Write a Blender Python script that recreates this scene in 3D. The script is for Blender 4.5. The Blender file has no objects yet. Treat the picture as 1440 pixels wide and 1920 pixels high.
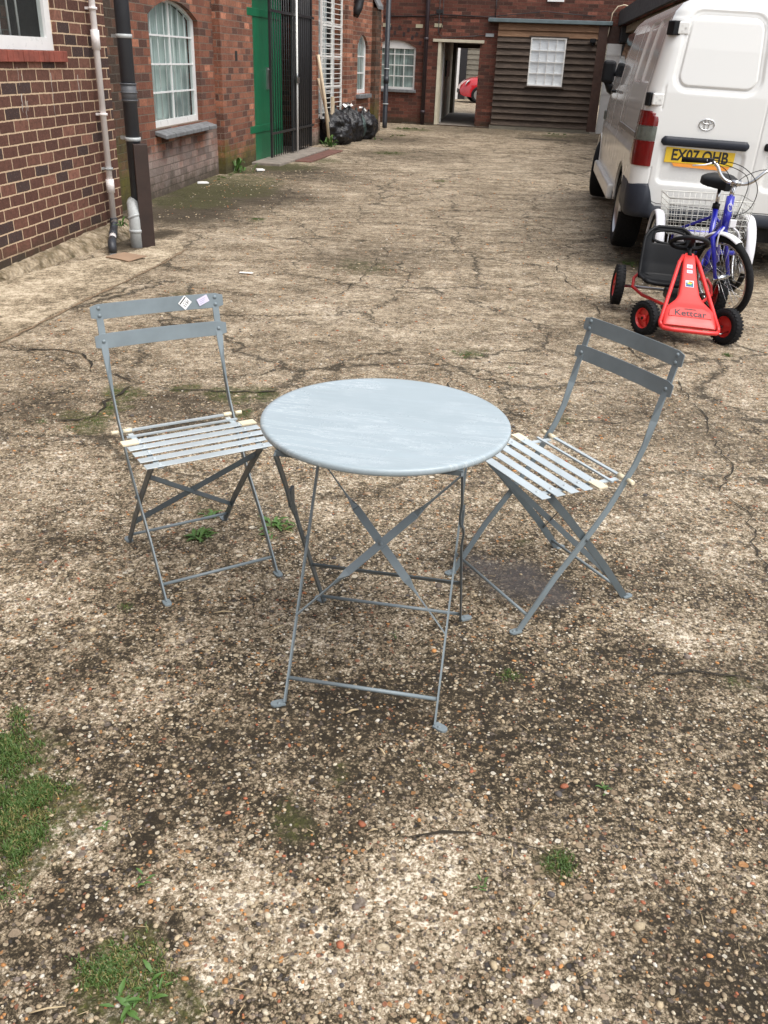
import bpy, bmesh, math, random
import numpy as np
from mathutils import Vector, Matrix, noise
C = bpy.context.scene.collection
R = math.radians
random.seed(7); rng = np.random.default_rng(7)

# ---------------------------------------------------------------- camera
FPX, PITCH, ROLL, CAMH = 1646.12, 0.4761, 0.0405, 1.4756
_f = Vector((0, math.cos(PITCH), -math.sin(PITCH))); _r = Vector((1, 0, 0)); _u = _r.cross(_f)
CR = math.cos(ROLL) * _r + math.sin(ROLL) * _u; CU = -math.sin(ROLL) * _r + math.cos(ROLL) * _u
cam = bpy.data.cameras.new('camera'); camo = bpy.data.objects.new('camera', cam); C.objects.link(camo)
camo.matrix_world = Matrix(((CR.x, CU.x, -_f.x, 0), (CR.y, CU.y, -_f.y, 0), (CR.z, CU.z, -_f.z, CAMH), (0, 0, 0, 1)))
cam.sensor_fit = 'VERTICAL'; cam.sensor_height = 36; cam.lens = FPX / 1920 * 36; cam.clip_end = 500; cam.clip_start = .05
bpy.context.scene.camera = camo

# ---------------------------------------------------------------- world, sun, exposure
SUN_EL, SUN_AZ = R(64), R(135)      # azimuth measured from +Y towards +X
w = bpy.data.worlds.new('World'); bpy.context.scene.world = w; w.use_nodes = True
nt = w.node_tree; nt.nodes.clear()
out = nt.nodes.new('ShaderNodeOutputWorld'); bg = nt.nodes.new('ShaderNodeBackground')
sky = nt.nodes.new('ShaderNodeTexSky'); sky.sky_type = 'NISHITA'; sky.sun_disc = False
sky.sun_elevation = SUN_EL; sky.sun_rotation = SUN_AZ; sky.dust_density = 3; sky.air_density = 1.0
hs = nt.nodes.new('ShaderNodeHueSaturation'); hs.inputs['Saturation'].default_value = .30
nt.links.new(sky.outputs[0], hs.inputs['Color']); nt.links.new(hs.outputs[0], bg.inputs[0]); nt.links.new(bg.outputs[0], out.inputs[0])
bg.inputs[1].default_value = .15
sl = bpy.data.lights.new('sun', 'SUN'); sl.energy = 1.15; sl.angle = R(42); sl.color = (1, .95, .87)
so = bpy.data.objects.new('sun', sl); C.objects.link(so)
sd = Vector((math.sin(SUN_AZ) * math.cos(SUN_EL), math.cos(SUN_AZ) * math.cos(SUN_EL), math.sin(SUN_EL)))
so.rotation_euler = sd.to_track_quat('Z', 'Y').to_euler()
vs = bpy.context.scene.view_settings
vs.view_transform = 'Standard'; vs.look = 'None'; vs.gamma = 1; vs.exposure = .94

# ---------------------------------------------------------------- helpers
def G(px, py, z=0.0):
    d = _f + CR * ((px - 720) / FPX) - CU * ((py - 960) / FPX)
    t = (z - CAMH) / d.z
    return Vector((d.x * t, d.y * t, z))

class MB:
    def __init__(s): s.v = []; s.f = []; s.m = []; s.sm = []; s.cur = 0; s.smooth = False
    def add(s, vs, fs, smooth=None):
        b = len(s.v); s.v += [tuple(v) for v in vs]
        for f in fs:
            s.f.append(tuple(b + i for i in f)); s.m.append(s.cur); s.sm.append(s.smooth if smooth is None else smooth)
    def box(s, x0, x1, y0, y1, z0, z1, M=None):
        vs = [Vector((x, y, z)) for z in (z0, z1) for y in (y0, y1) for x in (x0, x1)]
        if M is not None: vs = [M @ v for v in vs]
        s.add(vs, [(0, 2, 3, 1), (4, 5, 7, 6), (0, 1, 5, 4), (2, 6, 7, 3), (0, 4, 6, 2), (1, 3, 7, 5)], False)
    def quad(s, a, b, c, d): s.add([a, b, c, d], [(0, 1, 2, 3)])
    def tube(s, pts, r, n=10, closed=False, caps=True):
        pts = [Vector(p) for p in pts]; m = len(pts)
        rs = r if isinstance(r, (list, tuple)) else [r] * m
        T = []
        for i in range(m):
            a = pts[(i - 1) % m] if (i > 0 or closed) else pts[i]; b = pts[(i + 1) % m] if (i < m - 1 or closed) else pts[i]
            T.append((b - a).normalized())
        nrm = T[0].orthogonal().normalized(); vs = []
        for i in range(m):
            nrm = (nrm - T[i] * nrm.dot(T[i])); nrm = nrm.normalized() if nrm.length > 1e-6 else T[i].orthogonal().normalized()
            bn = T[i].cross(nrm)
            for k in range(n):
                a = 2 * math.pi * k / n; vs.append(pts[i] + (nrm * math.cos(a) + bn * math.sin(a)) * rs[i])
        fs = []
        for i in range(m if closed else m - 1):
            for k in range(n):
                j = (i + 1) % m; k2 = (k + 1) % n
                fs.append((i * n + k, i * n + k2, j * n + k2, j * n + k))
        s.add(vs, fs, True)
        if caps and not closed:
            b = len(s.v) - m * n
            s.f.append(tuple(b + k for k in reversed(range(n)))); s.m.append(s.cur); s.sm.append(False)
            s.f.append(tuple(b + (m - 1) * n + k for k in range(n))); s.m.append(s.cur); s.sm.append(False)
    def bar(s, pts, wd, w, t):
        """flat bar swept on pts; wd: width direction (one or per point)"""
        pts = [Vector(p) for p in pts]; m = len(pts)
        if not isinstance(wd, list): wd = [wd] * m
        vs = []
        for i in range(m):
            a = pts[max(i - 1, 0)]; b = pts[min(i + 1, m - 1)]; T = (b - a).normalized()
            W = Vector(wd[i]); W = (W - T * W.dot(T)).normalized(); N = T.cross(W)
            for sx, sy in ((-1, -1), (1, -1), (1, 1), (-1, 1)): vs.append(pts[i] + W * (sx * w / 2) + N * (sy * t / 2))
        fs = [(i * 4 + k, i * 4 + (k + 1) % 4, i * 4 + 4 + (k + 1) % 4, i * 4 + 4 + k) for i in range(m - 1) for k in range(4)]
        fs += [(3, 2, 1, 0), tuple((m - 1) * 4 + k for k in range(4))]
        s.add(vs, fs, False)
    def lathe(s, prof, M=None, n=32, closed=False):
        """prof: (r,z) list revolved about z"""
        vs = []; m = len(prof)
        for r, z in prof:
            for k in range(n):
                a = 2 * math.pi * k / n; v = Vector((r * math.cos(a), r * math.sin(a), z)); vs.append(M @ v if M is not None else v)
        fs = [(i * n + k, i * n + (k + 1) % n, (i + 1) % m * n + (k + 1) % n, (i + 1) % m * n + k) for i in range(m if closed else m - 1) for k in range(n)]
        s.add(vs, fs)
    def prism(s, poly, y0, y1, M=None):
        """poly in (x,z), extruded along y"""
        n = len(poly); vs = [Vector((x, y0, z)) for x, z in poly] + [Vector((x, y1, z)) for x, z in poly]
        if M is not None: vs = [M @ v for v in vs]
        s.add(vs, [tuple(range(n)), tuple(reversed(range(n, 2 * n)))] + [(i, i + n, (i + 1) % n + n, (i + 1) % n) for i in range(n)], False)
    def slab(s, poly, z0, z1, M=None):
        n = len(poly); vs = [Vector((x, y, z0)) for x, y in poly] + [Vector((x, y, z1)) for x, y in poly]
        if M is not None: vs = [M @ v for v in vs]
        s.add(vs, [tuple(reversed(range(n))), tuple(range(n, 2 * n))] + [(i, (i + 1) % n, (i + 1) % n + n, i + n) for i in range(n)], False)
    def build(s, name, mats, parent=None, bevel=0, loc=None, rot=None, seg=2, recalc=True):
        me = bpy.data.meshes.new(name); me.from_pydata(s.v, [], s.f)
        if not isinstance(mats, (list, tuple)): mats = [mats]
        for m in mats: me.materials.append(m)
        me.polygons.foreach_set('material_index', s.m); me.polygons.foreach_set('use_smooth', s.sm)
        if recalc:
            bm = bmesh.new(); bm.from_mesh(me); bmesh.ops.recalc_face_normals(bm, faces=bm.faces); bm.to_mesh(me); bm.free()
        me.update(); o = bpy.data.objects.new(name, me); C.objects.link(o)
        if parent is not None: o.parent = parent
        if loc is not None: o.location = loc
        if rot is not None: o.rotation_euler = rot
        if bevel:
            b = o.modifiers.new('bevel', 'BEVEL'); b.width = bevel; b.segments = seg; b.limit_method = 'ANGLE'; b.angle_limit = R(40)
        return o

def tag(o, label=None, cat=None, group=None, kind=None):
    for k, v in (('label', label), ('category', cat), ('group', group), ('kind', kind)):
        if v: o[k] = v
    return o
def thing(name, label, cat, loc=(0, 0, 0), rz=0, group=None, rot=None):
    o = bpy.data.objects.new(name, None); C.objects.link(o); o.location = loc
    o.rotation_euler = rot if rot else (0, 0, rz); o.empty_display_size = .1
    return tag(o, label, cat, group)
def text(body, size, parent, mat, M, depth=.001, name='lettering', align='CENTER', sx=1, bold=0):
    cu = bpy.data.curves.new(name, 'FONT'); cu.body = body; cu.size = size; cu.extrude = depth; cu.align_x = align; cu.align_y = 'CENTER'; cu.offset = bold
    to = bpy.data.objects.new(name, cu); C.objects.link(to)
    dg = bpy.context.evaluated_depsgraph_get(); me = bpy.data.meshes.new_from_object(to.evaluated_get(dg))
    bpy.data.objects.remove(to); me.transform(Matrix.Diagonal((sx, 1, 1, 1))); me.transform(M); me.materials.clear(); me.materials.append(mat)
    o = bpy.data.objects.new(name, me); C.objects.link(o); o.parent = parent; return o
FRONT = Matrix(((1, 0, 0, 0), (0, 0, -1, 0), (0, 1, 0, 0), (0, 0, 0, 1)))   # text plane -> faces -Y

# ---------------------------------------------------------------- material helpers
class N:
    def __init__(s, name):
        s.mat = bpy.data.materials.new(name); s.mat.use_nodes = True; s.t = s.mat.node_tree
        s.b = s.t.nodes['Principled BSDF']; s.tc = s.t.nodes.new('ShaderNodeTexCoord')
        s.o = s.tc.outputs['Object']
    def n(s, typ, **k):
        x = s.t.nodes.new(typ)
        for a, v in k.items(): setattr(x, a, v)
        return x
    def l(s, a, b): s.t.links.new(a, b)
    def setin(s, node, i, v):
        if hasattr(v, 'is_output'): s.l(v, node.inputs[i])
        else: node.inputs[i].default_value = v
    def noise(s, scale, detail=3, rough=.55, vec=None, dist=0, out='Fac'):
        x = s.n('ShaderNodeTexNoise'); x.inputs['Scale'].default_value = scale; x.inputs['Detail'].default_value = detail
        x.inputs['Roughness'].default_value = rough; x.inputs['Distortion'].default_value = dist
        s.l(vec if vec is not None else s.o, x.inputs['Vector']); return x.outputs[out]
    def vor(s, scale, feature='F1', vec=None, rnd=1):
        x = s.n('ShaderNodeTexVoronoi', feature=feature); x.inputs['Scale'].default_value = scale; x.inputs['Randomness'].default_value = rnd
        s.l(vec if vec is not None else s.o, x.inputs['Vector']); return x
    def ramp(s, fac, stops, interp='LINEAR'):
        x = s.n('ShaderNodeValToRGB'); x.color_ramp.interpolation = interp; cr = x.color_ramp
        while len(cr.elements) > 1: cr.elements.remove(cr.elements[-1])
        cr.elements[0].position = stops[0][0]; cr.elements[0].color = c4(stops[0][1])
        for p, c in stops[1:]:
            e = cr.elements.new(p); e.color = c4(c)
        s.l(fac, x.inputs[0]); return x.outputs[0]
    def mix(s, fac, a, b, mode='MIX'):
        x = s.n('ShaderNodeMix', data_type='RGBA', blend_type=mode)
        s.setin(x, 0, fac); s.setin(x, 6, c4(a) if isinstance(a, tuple) else a); s.setin(x, 7, c4(b) if isinstance(b, tuple) else b)
        return x.outputs[2]
    def math(s, op, a, b=0, c=None, clamp=False):
        x = s.n('ShaderNodeMath', operation=op, use_clamp=clamp); s.setin(x, 0, a); s.setin(x, 1, b)
        if c is not None: s.setin(x, 2, c)
        return x.outputs[0]
    def mrange(s, v, a, b, c=0, d=1):
        x = s.n('ShaderNodeMapRange'); s.setin(x, 0, v)
        for i, q in enumerate((a, b, c, d)): x.inputs[i + 1].default_value = q
        return x.outputs[0]
    def attr(s, name, out='Fac'):
        x = s.n('ShaderNodeAttribute'); x.attribute_name = name; return x.outputs[out]
    def bump(s, h, strength=.5, dist=.01, nrm=None):
        x = s.n('ShaderNodeBump'); x.inputs['Strength'].default_value = strength; x.inputs['Distance'].default_value = dist
        s.l(h, x.inputs['Height'])
        if nrm is not None: s.l(nrm, x.inputs['Normal'])
        s.l(x.outputs[0], s.b.inputs['Normal']); return x.outputs[0]
    def col(s, c): s.setin(s.b, 'Base Color', c4(c) if isinstance(c, tuple) else c)
    def rough(s, r): s.setin(s.b, 'Roughness', r)
def c4(c): return (c[0], c[1], c[2], 1) if isinstance(c, tuple) else ((c, c, c, 1) if isinstance(c, (int, float)) else c)

def simple(name, col, rough=.5, metal=0, var=.12, vscale=6, coat=0, bump=0, bscale=60, spec=.5):
    m = N(name); nz = m.noise(vscale, 6, .6)
    a = tuple(min(1, x * (1 + var)) for x in col); b = tuple(x * (1 - var) for x in col)
    m.col(m.ramp(nz, [(.3, b), (.7, a)])); m.b.inputs['Metallic'].default_value = metal
    m.rough(m.mrange(m.noise(vscale * 2.3, 4), .3, .7, rough * .85, min(1, rough * 1.15)))
    m.b.inputs['Coat Weight'].default_value = coat; m.b.inputs['Specular IOR Level'].default_value = spec
    if bump: m.bump(m.noise(bscale, 5), bump, .01)
    return m.mat

def metal_paint(name, col, scr=(.30, .27, .22)):
    m = N(name); n1 = m.noise(9, 6, .6); n2 = m.noise(160, 3, .7)
    c = m.ramp(n1, [(.3, tuple(x * .84 for x in col)), (.7, tuple(x * 1.1 for x in col))])
    chip = m.mrange(m.math('ADD', n2, m.math('MULTIPLY', m.noise(14, 4), .5)), 1.0, 1.04)
    m.col(m.mix(chip, c, scr)); m.rough(m.mrange(m.noise(30, 4), .3, .7, .33, .52)); m.bump(n2, .08, .002); return m.mat

def brick_mat(name, c1, c2, c3, mortar, bw=.232, rh=.079, ms=.010, pale=0, moss=None, bumpd=.012, offs=(0, 0), darkfrac=.3, stain=.4):
    m = N(name); sx = m.n('ShaderNodeSeparateXYZ'); m.l(m.o, sx.inputs[0])
    cx = m.n('ShaderNodeCombineXYZ'); m.l(m.math('ADD', m.math('ADD', sx.outputs[0], sx.outputs[1]), offs[0]), cx.inputs[0]); m.l(m.math('ADD', sx.outputs[2], offs[1]), cx.inputs[1])
    # slightly wobbly courses
    wob = m.n('ShaderNodeVectorMath', operation='MULTIPLY_ADD'); wn = m.noise(3, 3, out='Color'); m.l(wn, wob.inputs[0]); wob.inputs[1].default_value = (.012, .012, 0); m.l(cx.outputs[0], wob.inputs[2])
    wob2 = m.n('ShaderNodeVectorMath', operation='MULTIPLY_ADD'); m.l(m.noise(60, 3, out='Color'), wob2.inputs[0]); wob2.inputs[1].default_value = (.011, .011, 0); m.l(wob.outputs[0], wob2.inputs[2])
    bt = m.n('ShaderNodeTexBrick'); m.l(wob2.outputs[0], bt.inputs['Vector']); bt.offset = .5
    for k, v in (('Scale', 1), ('Mortar Size', ms * .5), ('Mortar Smooth', .25), ('Brick Width', bw), ('Row Height', rh), ('Bias', 0)): bt.inputs[k].default_value = v
    bt.inputs['Color1'].default_value = (0, 0, 0, 1); bt.inputs['Color2'].default_value = (1, 1, 1, 1); bt.inputs['Mortar'].default_value = (.5, .5, .5, 1)
    val = bt.outputs['Color']; fac = bt.outputs['Fac']
    bc = m.ramp(val, [(0, tuple(x * .7 for x in c3)), (darkfrac * .5, c3), (darkfrac, c3), (darkfrac + .02, tuple(x * .8 for x in c1)), (.5, c1), (.68, c2), (.80, tuple(x * .9 for x in c1)), (.92, tuple(x * 1.3 for x in c2)), (1, tuple(x * 1.75 for x in c2))])
    dn = m.noise(26, 7, .75); bc = m.mix(m.mrange(dn, .42, .62, 0, .6), bc, tuple(x * .45 for x in c1))
    n3 = m.noise(90, 4, .7); bc = m.mix(m.mrange(n3, .55, .7, 0, .45), bc, tuple(min(1, x * 2.0 + .05) for x in c2))
    mc = m.mix(m.noise(35, 4), tuple(x * .7 for x in mortar), tuple(min(1, x * 1.15) for x in mortar))
    c = m.mix(fac, bc, mc)
    c = m.mix(m.mrange(m.noise(.9, 5, .6), .45, .75, 0, stain), c, tuple(x * .4 for x in c1))
    if pale:
        h = m.math('ADD', m.mrange(sx.outputs[2], 0, pale, 1, 0), m.math('MULTIPLY', m.math('SUBTRACT', m.noise(2.2, 6, .65), .5), 1.5))
        c = m.mix(m.math('MULTIPLY', m.mrange(h, .35, .70, 0, .80), m.math('MULTIPLY', m.mrange(fac, 0, 1, 1, .35), m.mrange(val, 0, 1, .55, 1))), c, m.mix(m.noise(45, 6, .75), (.24, .18, .155), (.56, .50, .46)))
        c = m.mix(m.mrange(m.math('MULTIPLY', h, m.noise(30, 5, .7)), .3, .6, 0, .5), c, (.07, .06, .045))
    if moss:
        h = m.math('ADD', m.mrange(sx.outputs[2], 0, moss, 1, 0), m.math('MULTIPLY', m.math('SUBTRACT', m.noise(3.5, 6, .7), .5), 1.6))
        c = m.mix(m.mrange(h, .45, .85, 0, .85), c, m.mix(m.noise(8, 4), (.05, .05, .03), (.17, .15, .02)))
    gr_ = m.math('ADD', m.mrange(sx.outputs[2], .02, .42, 1, 0), m.math('MULTIPLY', m.math('SUBTRACT', m.noise(6, 7, .75), .5), 1.6)); c = m.mix(m.mrange(gr_, .5, .95, 0, .7), c, (.045, .038, .022))
    m.col(c); m.rough(.9); m.b.inputs['Specular IOR Level'].default_value = .25
    h = m.math('ADD', m.math('MULTIPLY', m.math('SUBTRACT', 1, fac), 1), m.math('MULTIPLY', dn, .5)); m.bump(h, .9, bumpd); return m.mat

M = {}
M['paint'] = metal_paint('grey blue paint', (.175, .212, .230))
M['paint_dark'] = metal_paint('shaded grey blue leg paint', (.085, .104, .113))  # same paint, with the shade on legs and braces put into its colour
M['paint_top'] = simple('wet sky-lightened grey blue paint', (.42, .475, .50), .18, var=.12, coat=.4)  # same paint on the wet seat, base lightened for the sky reflection
M['cream'] = simple('cream plastic', (.72, .64, .46), .5)
M['white_paint'] = simple('white gloss paint', (.74, .73, .70), .35, var=.06)
M['upvc'] = simple('white plastic frame', (.78, .78, .77), .3, var=.04)
M['black_paint'] = simple('black paint', (.018, .018, .02), .45)
M['castiron'] = simple('dark grey pipe', (.028, .031, .038), .5, var=.25, vscale=4)
M['pinkpipe'] = simple('pale pink pipe', (.84, .79, .77), .4, var=.08)
M['greypipe'] = simple('grey plastic pipe', (.40, .42, .42), .5, var=.15, vscale=20)
M['brownwood'] = simple('brown stained post', (.030, .016, .012), .55, var=.3)
M['slate'] = simple('slate sill', (.16, .165, .17), .6, var=.35, vscale=12)
M['black_plastic'] = simple('black plastic', (.008, .0085, .010), .5, var=.2, spec=.2)
M['rubber'] = simple('rubber', (.009, .009, .010), .85, spec=.25, var=.3, vscale=40, bump=.2, bscale=200)
M['red'] = simple('red plastic', (.62, .035, .03), .33, var=.08)
M['red_metal'] = simple('red tube paint', (.60, .03, .028), .3, var=.1)
M['chrome'] = simple('bright steel', (.6, .6, .6), .22, metal=1)
M['steel'] = simple('dull steel', (.45, .45, .46), .35, metal=1)
M['blue'] = simple('blue bike paint', (.015, .018, .36), .25, coat=.6, var=.1)
M['silverpl'] = simple('silver mudguard', (.70, .70, .73), .3, var=.05)
M['wire'] = simple('white wire', (.62, .62, .58), .4)
M['sign_white'] = simple('white paper', (.8, .8, .78), .7, var=.03)
M['ink'] = simple('black ink', (.02, .02, .02), .6)
M['lilac'] = simple('lilac paper', (.62, .58, .72), .7, var=.05)
M['green'] = None
M['dark'] = simple('dark interior', (.012, .011, .01), .9)
M['redcar'] = simple('red car paint', (.42, .012, .018), .22, coat=.8, var=.06)
M['card'] = simple('cardboard', (.30, .20, .13), .9, var=.15)
M['timberpale'] = simple('pale bare timber', (.55, .45, .32), .7, var=.2)
M['creamwall'] = simple('cream painted wall', (.60, .55, .42), .8, var=.2, vscale=3)
M['fascia'] = simple('blue grey fascia', (.12, .16, .17), .5, var=.2)
M['roofing'] = simple('dark roofing felt', (.035, .04, .045), .7, var=.3, bump=.3)
M['rooftile'] = simple('roof tile', (.12, .06, .045), .9, var=.3)
M['concrete'] = simple('grey concrete step', (.22, .19, .16), .9, var=.3, vscale=9, bump=.4, bscale=70)

def green_door():
    m = N('green door paint'); sx = m.n('ShaderNodeSeparateXYZ'); m.l(m.o, sx.inputs[0])
    s_ = m.math('ABSOLUTE', m.math('SUBTRACT', m.math('FRACT', m.math('MULTIPLY', sx.outputs[0], 9)), .5))
    g = m.mrange(s_, .46, .5, 1, 0)
    m.col(m.mix(m.noise(5, 5), (.004, .10, .045), (.008, .15, .065))); m.rough(.38); m.bump(g, .5, .006); return m.mat
M['green'] = green_door()

def glass(name, tint=(.5, .6, .58), alpha=.45):
    m = N(name); m.col(tuple(x * .12 for x in tint)); m.rough(.04)
    tr = m.n('ShaderNodeBsdfTransparent'); tr.inputs[0].default_value = c4(tint)
    mx = m.n('ShaderNodeMixShader'); mx.inputs[0].default_value = alpha
    m.l(tr.outputs[0], mx.inputs[1]); m.l(m.b.outputs[0], mx.inputs[2])
    m.l(mx.outputs[0], m.t.nodes['Material Output'].inputs[0]); return m.mat
M['glass'] = glass('window glass', (.90, .95, .94), .24)
M['darkglass'] = simple('dark glass', (.02, .022, .025), .06, var=.05)

def net():
    m = N('net curtain'); sc = m.n('ShaderNodeMapping'); sc.inputs['Scale'].default_value = (7, 7, .35); m.l(m.o, sc.inputs[0]); n_ = m.noise(2.2, 5, .6, vec=sc.outputs[0], dist=.5); n2 = m.noise(.9, 3)
    c = m.ramp(n_, [(.36, (.20, .26, .24)), (.46, (.50, .58, .55)), (.58, (.60, .69, .66)), (.7, (.74, .82, .79))])
    m.col(m.mix(m.mrange(n2, .50, .60, 0, .65), c, (.10, .12, .12))); m.rough(.9); m.bump(n_, .5, .03); return m.mat
M['net'] = net()
def whitenet():
    m = N('white blind'); m.col(m.ramp(m.noise(3, 5), [(.3, (.74, .77, .80)), (.7, (.90, .92, .94))])); m.rough(.8); return m.mat
M['whitenet'] = whitenet()

def carpaint():
    m = N('white van paint'); sx = m.n('ShaderNodeSeparateXYZ'); m.l(m.o, sx.inputs[0])
    dirt = m.math('MULTIPLY', m.mrange(sx.outputs[2], .35, 1.1, 1, 0), m.noise(4, 6, .7))
    m.col(m.mix(m.mrange(dirt, .25, .8, 0, .35), (.70, .70, .68), (.42, .38, .32))); m.rough(m.mrange(dirt, .1, .6, .16, .5)); m.b.inputs['Coat Weight'].default_value = .5
    m.b.inputs['Coat Roughness'].default_value = .05; return m.mat
M['van'] = carpaint()
M['bumper'] = simple('bumper plastic', (.014, .017, .026), .5, var=.2, spec=.35)
M['lamp_red'] = simple('red lamp lens', (.13, .002, .003), .15, coat=.3, var=.25, vscale=14)
M['lamp_clear'] = simple('clear lamp lens', (.10, .11, .095), .15, coat=.3, var=.25, vscale=30)
M['plate'] = simple('yellow number plate', (.78, .52, .03), .35, var=.05)
M['orange'] = simple('orange strip', (.75, .27, .02), .4, var=.1)

def wood_boards(name, c1, c2, c3):
    m = N(name); mp = m.n('ShaderNodeMapping'); mp.inputs['Scale'].default_value = (1, 1, 14); m.l(m.o, mp.inputs[0])
    n1 = m.noise(4, 6, .65, vec=mp.outputs[0], dist=.6); n2 = m.noise(.8, 4, .6)
    c = m.ramp(n1, [(.25, c1), (.5, c2), (.75, c3)]); c = m.mix(m.mrange(n2, .4, .7, 0, .55), c, tuple(x * .6 for x in c1))
    m.col(c); m.rough(.85); m.bump(n1, .4, .01); return m.mat
M['boards'] = wood_boards('weathered boards', (.026, .018, .013), (.072, .050, .036), (.145, .108, .080))
M['boards_new'] = wood_boards('orange brown boards', (.12, .06, .03), (.22, .12, .065), (.34, .21, .12))
M['boards_far'] = wood_boards('far grey boards', (.10, .095, .075), (.2, .18, .14), (.28, .26, .2))
M['timber_brown'] = simple('brown timber trim', (.065, .032, .022), .7, var=.25)

def leafmat(name, a, b):
    m = N(name); m.col(m.mix(m.noise(30, 3), a, b)); m.rough(.55); m.b.inputs['Subsurface Weight'].default_value = 0; return m.mat
M['leaf'] = leafmat('weed leaf', (.035, .095, .015), (.095, .18, .04))
M['grass'] = leafmat('grass blade', (.028, .072, .010), (.095, .150, .035))
M['drygrass'] = leafmat('dry grass blade', (.14, .13, .04), (.24, .21, .08))
def bag():
    m = N('black bin bag'); m.col((.012, .012, .014)); m.rough(m.mrange(m.noise(6, 4), .3, .7, .22, .42))
    m.bump(m.noise(14, 5, .6, dist=1.2), .7, .03); return m.mat
M['bag'] = bag()
M['greenbag'] = simple('green grey bag', (.05, .075, .07), .35, bump=.5, bscale=15)

# ---------------------------------------------------------------- ground
def ground_mat(name):
    m = N(name); o = m.o
    far = m.attr('far'); wet = m.attr('wet')
    def ctr(v, k): return m.math('MULTIPLY', m.math('SUBTRACT', v, .5), k)
    brk = m.noise(9, 9, .8)
    def ragged(nm, lo, hi, k=1.5):
        a = m.attr(nm); return m.math('MULTIPLY', m.mrange(m.math('ADD', a, ctr(brk, k)), lo, hi), m.mrange(a, 0, .12))
    pale = ragged('pale', .1, .85, 1.8); dark = ragged('dark', .05, .85, 1.8)
    moss = m.math('MULTIPLY', ragged('moss', .25, .6, 2.2), m.mrange(m.noise(38, 7, .85), .40, .54, .15, 1))
    wv = m.n('ShaderNodeVectorMath', operation='MULTIPLY_ADD'); m.l(m.noise(40, 3, out='Color'), wv.inputs[0]); wv.inputs[1].default_value = (.016, .016, 0); m.l(o, wv.inputs[2]); dv = wv.outputs[0]
    nA, nB, nC, nD, nE = m.noise(1.2, 6, .6), m.noise(6.5, 8, .72), m.noise(27, 8, .78), m.noise(75, 5, .75), m.noise(170, 3, .7)
    b_ = m.math('ADD', ctr(nA, 1.0), ctr(nB, 1.1))
    b_ = m.math('ADD', b_, ctr(nC, 1.9)); b_ = m.math('ADD', b_, ctr(nD, 2.0)); b_ = m.math('ADD', b_, ctr(nE, 1.2))
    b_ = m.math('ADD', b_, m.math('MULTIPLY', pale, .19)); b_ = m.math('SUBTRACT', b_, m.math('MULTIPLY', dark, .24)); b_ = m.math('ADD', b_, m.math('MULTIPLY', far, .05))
    b_ = m.math('ADD', b_, .50)
    c = m.ramp(b_, [(0, (.013, .009, .004)), (.28, (.036, .026, .013)), (.41, (.088, .066, .038)), (.52, (.19, .146, .092)), (.64, (.325, .258, .172)), (.80, (.50, .415, .30)), (.97, (.78, .69, .56))])
    hgt = m.math('MULTIPLY', b_, 1.3)
    stones = [(0, (.34, .26, .17)), (.14, (.50, .41, .28)), (.27, (.045, .04, .04)), (.36, (.26, .19, .12)), (.5, (.40, .20, .08)), (.57, (.66, .58, .44)), (.68, (.15, .12, .10)), (.78, (.34, .26, .18)), (.90, (.28, .11, .06)), (.94, (.76, .70, .58))]
    for sc, thr, amt in ((66, .40, .42), (120, .42, .52), (31, .33, .10)):
        v = m.vor(sc, vec=dv); cr = m.n('ShaderNodeSeparateColor'); m.l(v.outputs['Color'], cr.inputs[0])
        sc_ = m.ramp(cr.outputs[0], stones, 'CONSTANT')
        on = m.mrange(m.math('ADD', cr.outputs[1], m.math('MULTIPLY', dark, -.12)), 1 - amt, 1 - amt + .02)
        msk = m.math('MULTIPLY', m.mrange(v.outputs['Distance'], thr - .05, thr, 1, 0), on)
        rimm = m.math('MULTIPLY', on, m.math('MULTIPLY', m.mrange(v.outputs['Distance'], thr, thr + .14, 1, 0), m.math('SUBTRACT', 1, msk)))
        c = m.mix(m.math('MULTIPLY', rimm, .6), c, (.022, .016, .010)); c = m.mix(m.math('MULTIPLY', msk, .85), c, sc_)
        hgt = m.math('ADD', hgt, m.math('MULTIPLY', msk, .5))
    # worn, lighter and more granular further back
    fl = m.noise(15, 10, .85); fs = m.n('ShaderNodeMapping'); fs.inputs['Scale'].default_value = (.7, 1.3, 1); m.l(o, fs.inputs[0]); fb = m.noise(3.6, 9, .78, vec=fs.outputs[0])
    c = m.mix(m.math('MULTIPLY', far, .42), c, m.ramp(m.math('ADD', ctr(fb, 2.4), m.math('ADD', ctr(fl, 3.2), .5)), [(.10, (.034, .025, .013)), (.34, (.118, .089, .054)), (.50, (.27, .21, .14)), (.66, (.44, .355, .245)), (.9, (.70, .60, .46))]))
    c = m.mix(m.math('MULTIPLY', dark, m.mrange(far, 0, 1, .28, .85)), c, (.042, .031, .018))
    cv = m.n('ShaderNodeVectorMath', operation='MULTIPLY_ADD'); m.l(m.noise(2.4, 7, .7, out='Color'), cv.inputs[0]); cv.inputs[1].default_value = (.6, .6, 0); m.l(o, cv.inputs[2])
    cr1 = m.vor(1.0, 'DISTANCE_TO_EDGE', vec=cv.outputs[0]).outputs['Distance']
    cm = m.math('MULTIPLY', m.mrange(cr1, .003, .017, 1, 0), m.mrange(m.noise(1.1, 4), .38, .46)); cm = m.math('MULTIPLY', cm, m.attr('crack'))
    c = m.mix(m.math('MULTIPLY', cm, .85), c, (.022, .017, .009))
    c = m.mix(m.math('MULTIPLY', moss, .85), c, m.ramp(m.noise(45, 5, .8), [(.35, (.022, .022, .008)), (.5, (.05, .052, .013)), (.65, (.10, .11, .022))]))
    c = m.mix(m.math('MULTIPLY', wet, .6), c, (.10, .09, .09))
    m.col(c); m.rough(m.mrange(wet, 0, 1, .8, .35)); m.b.inputs['Specular IOR Level'].default_value = .35
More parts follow.
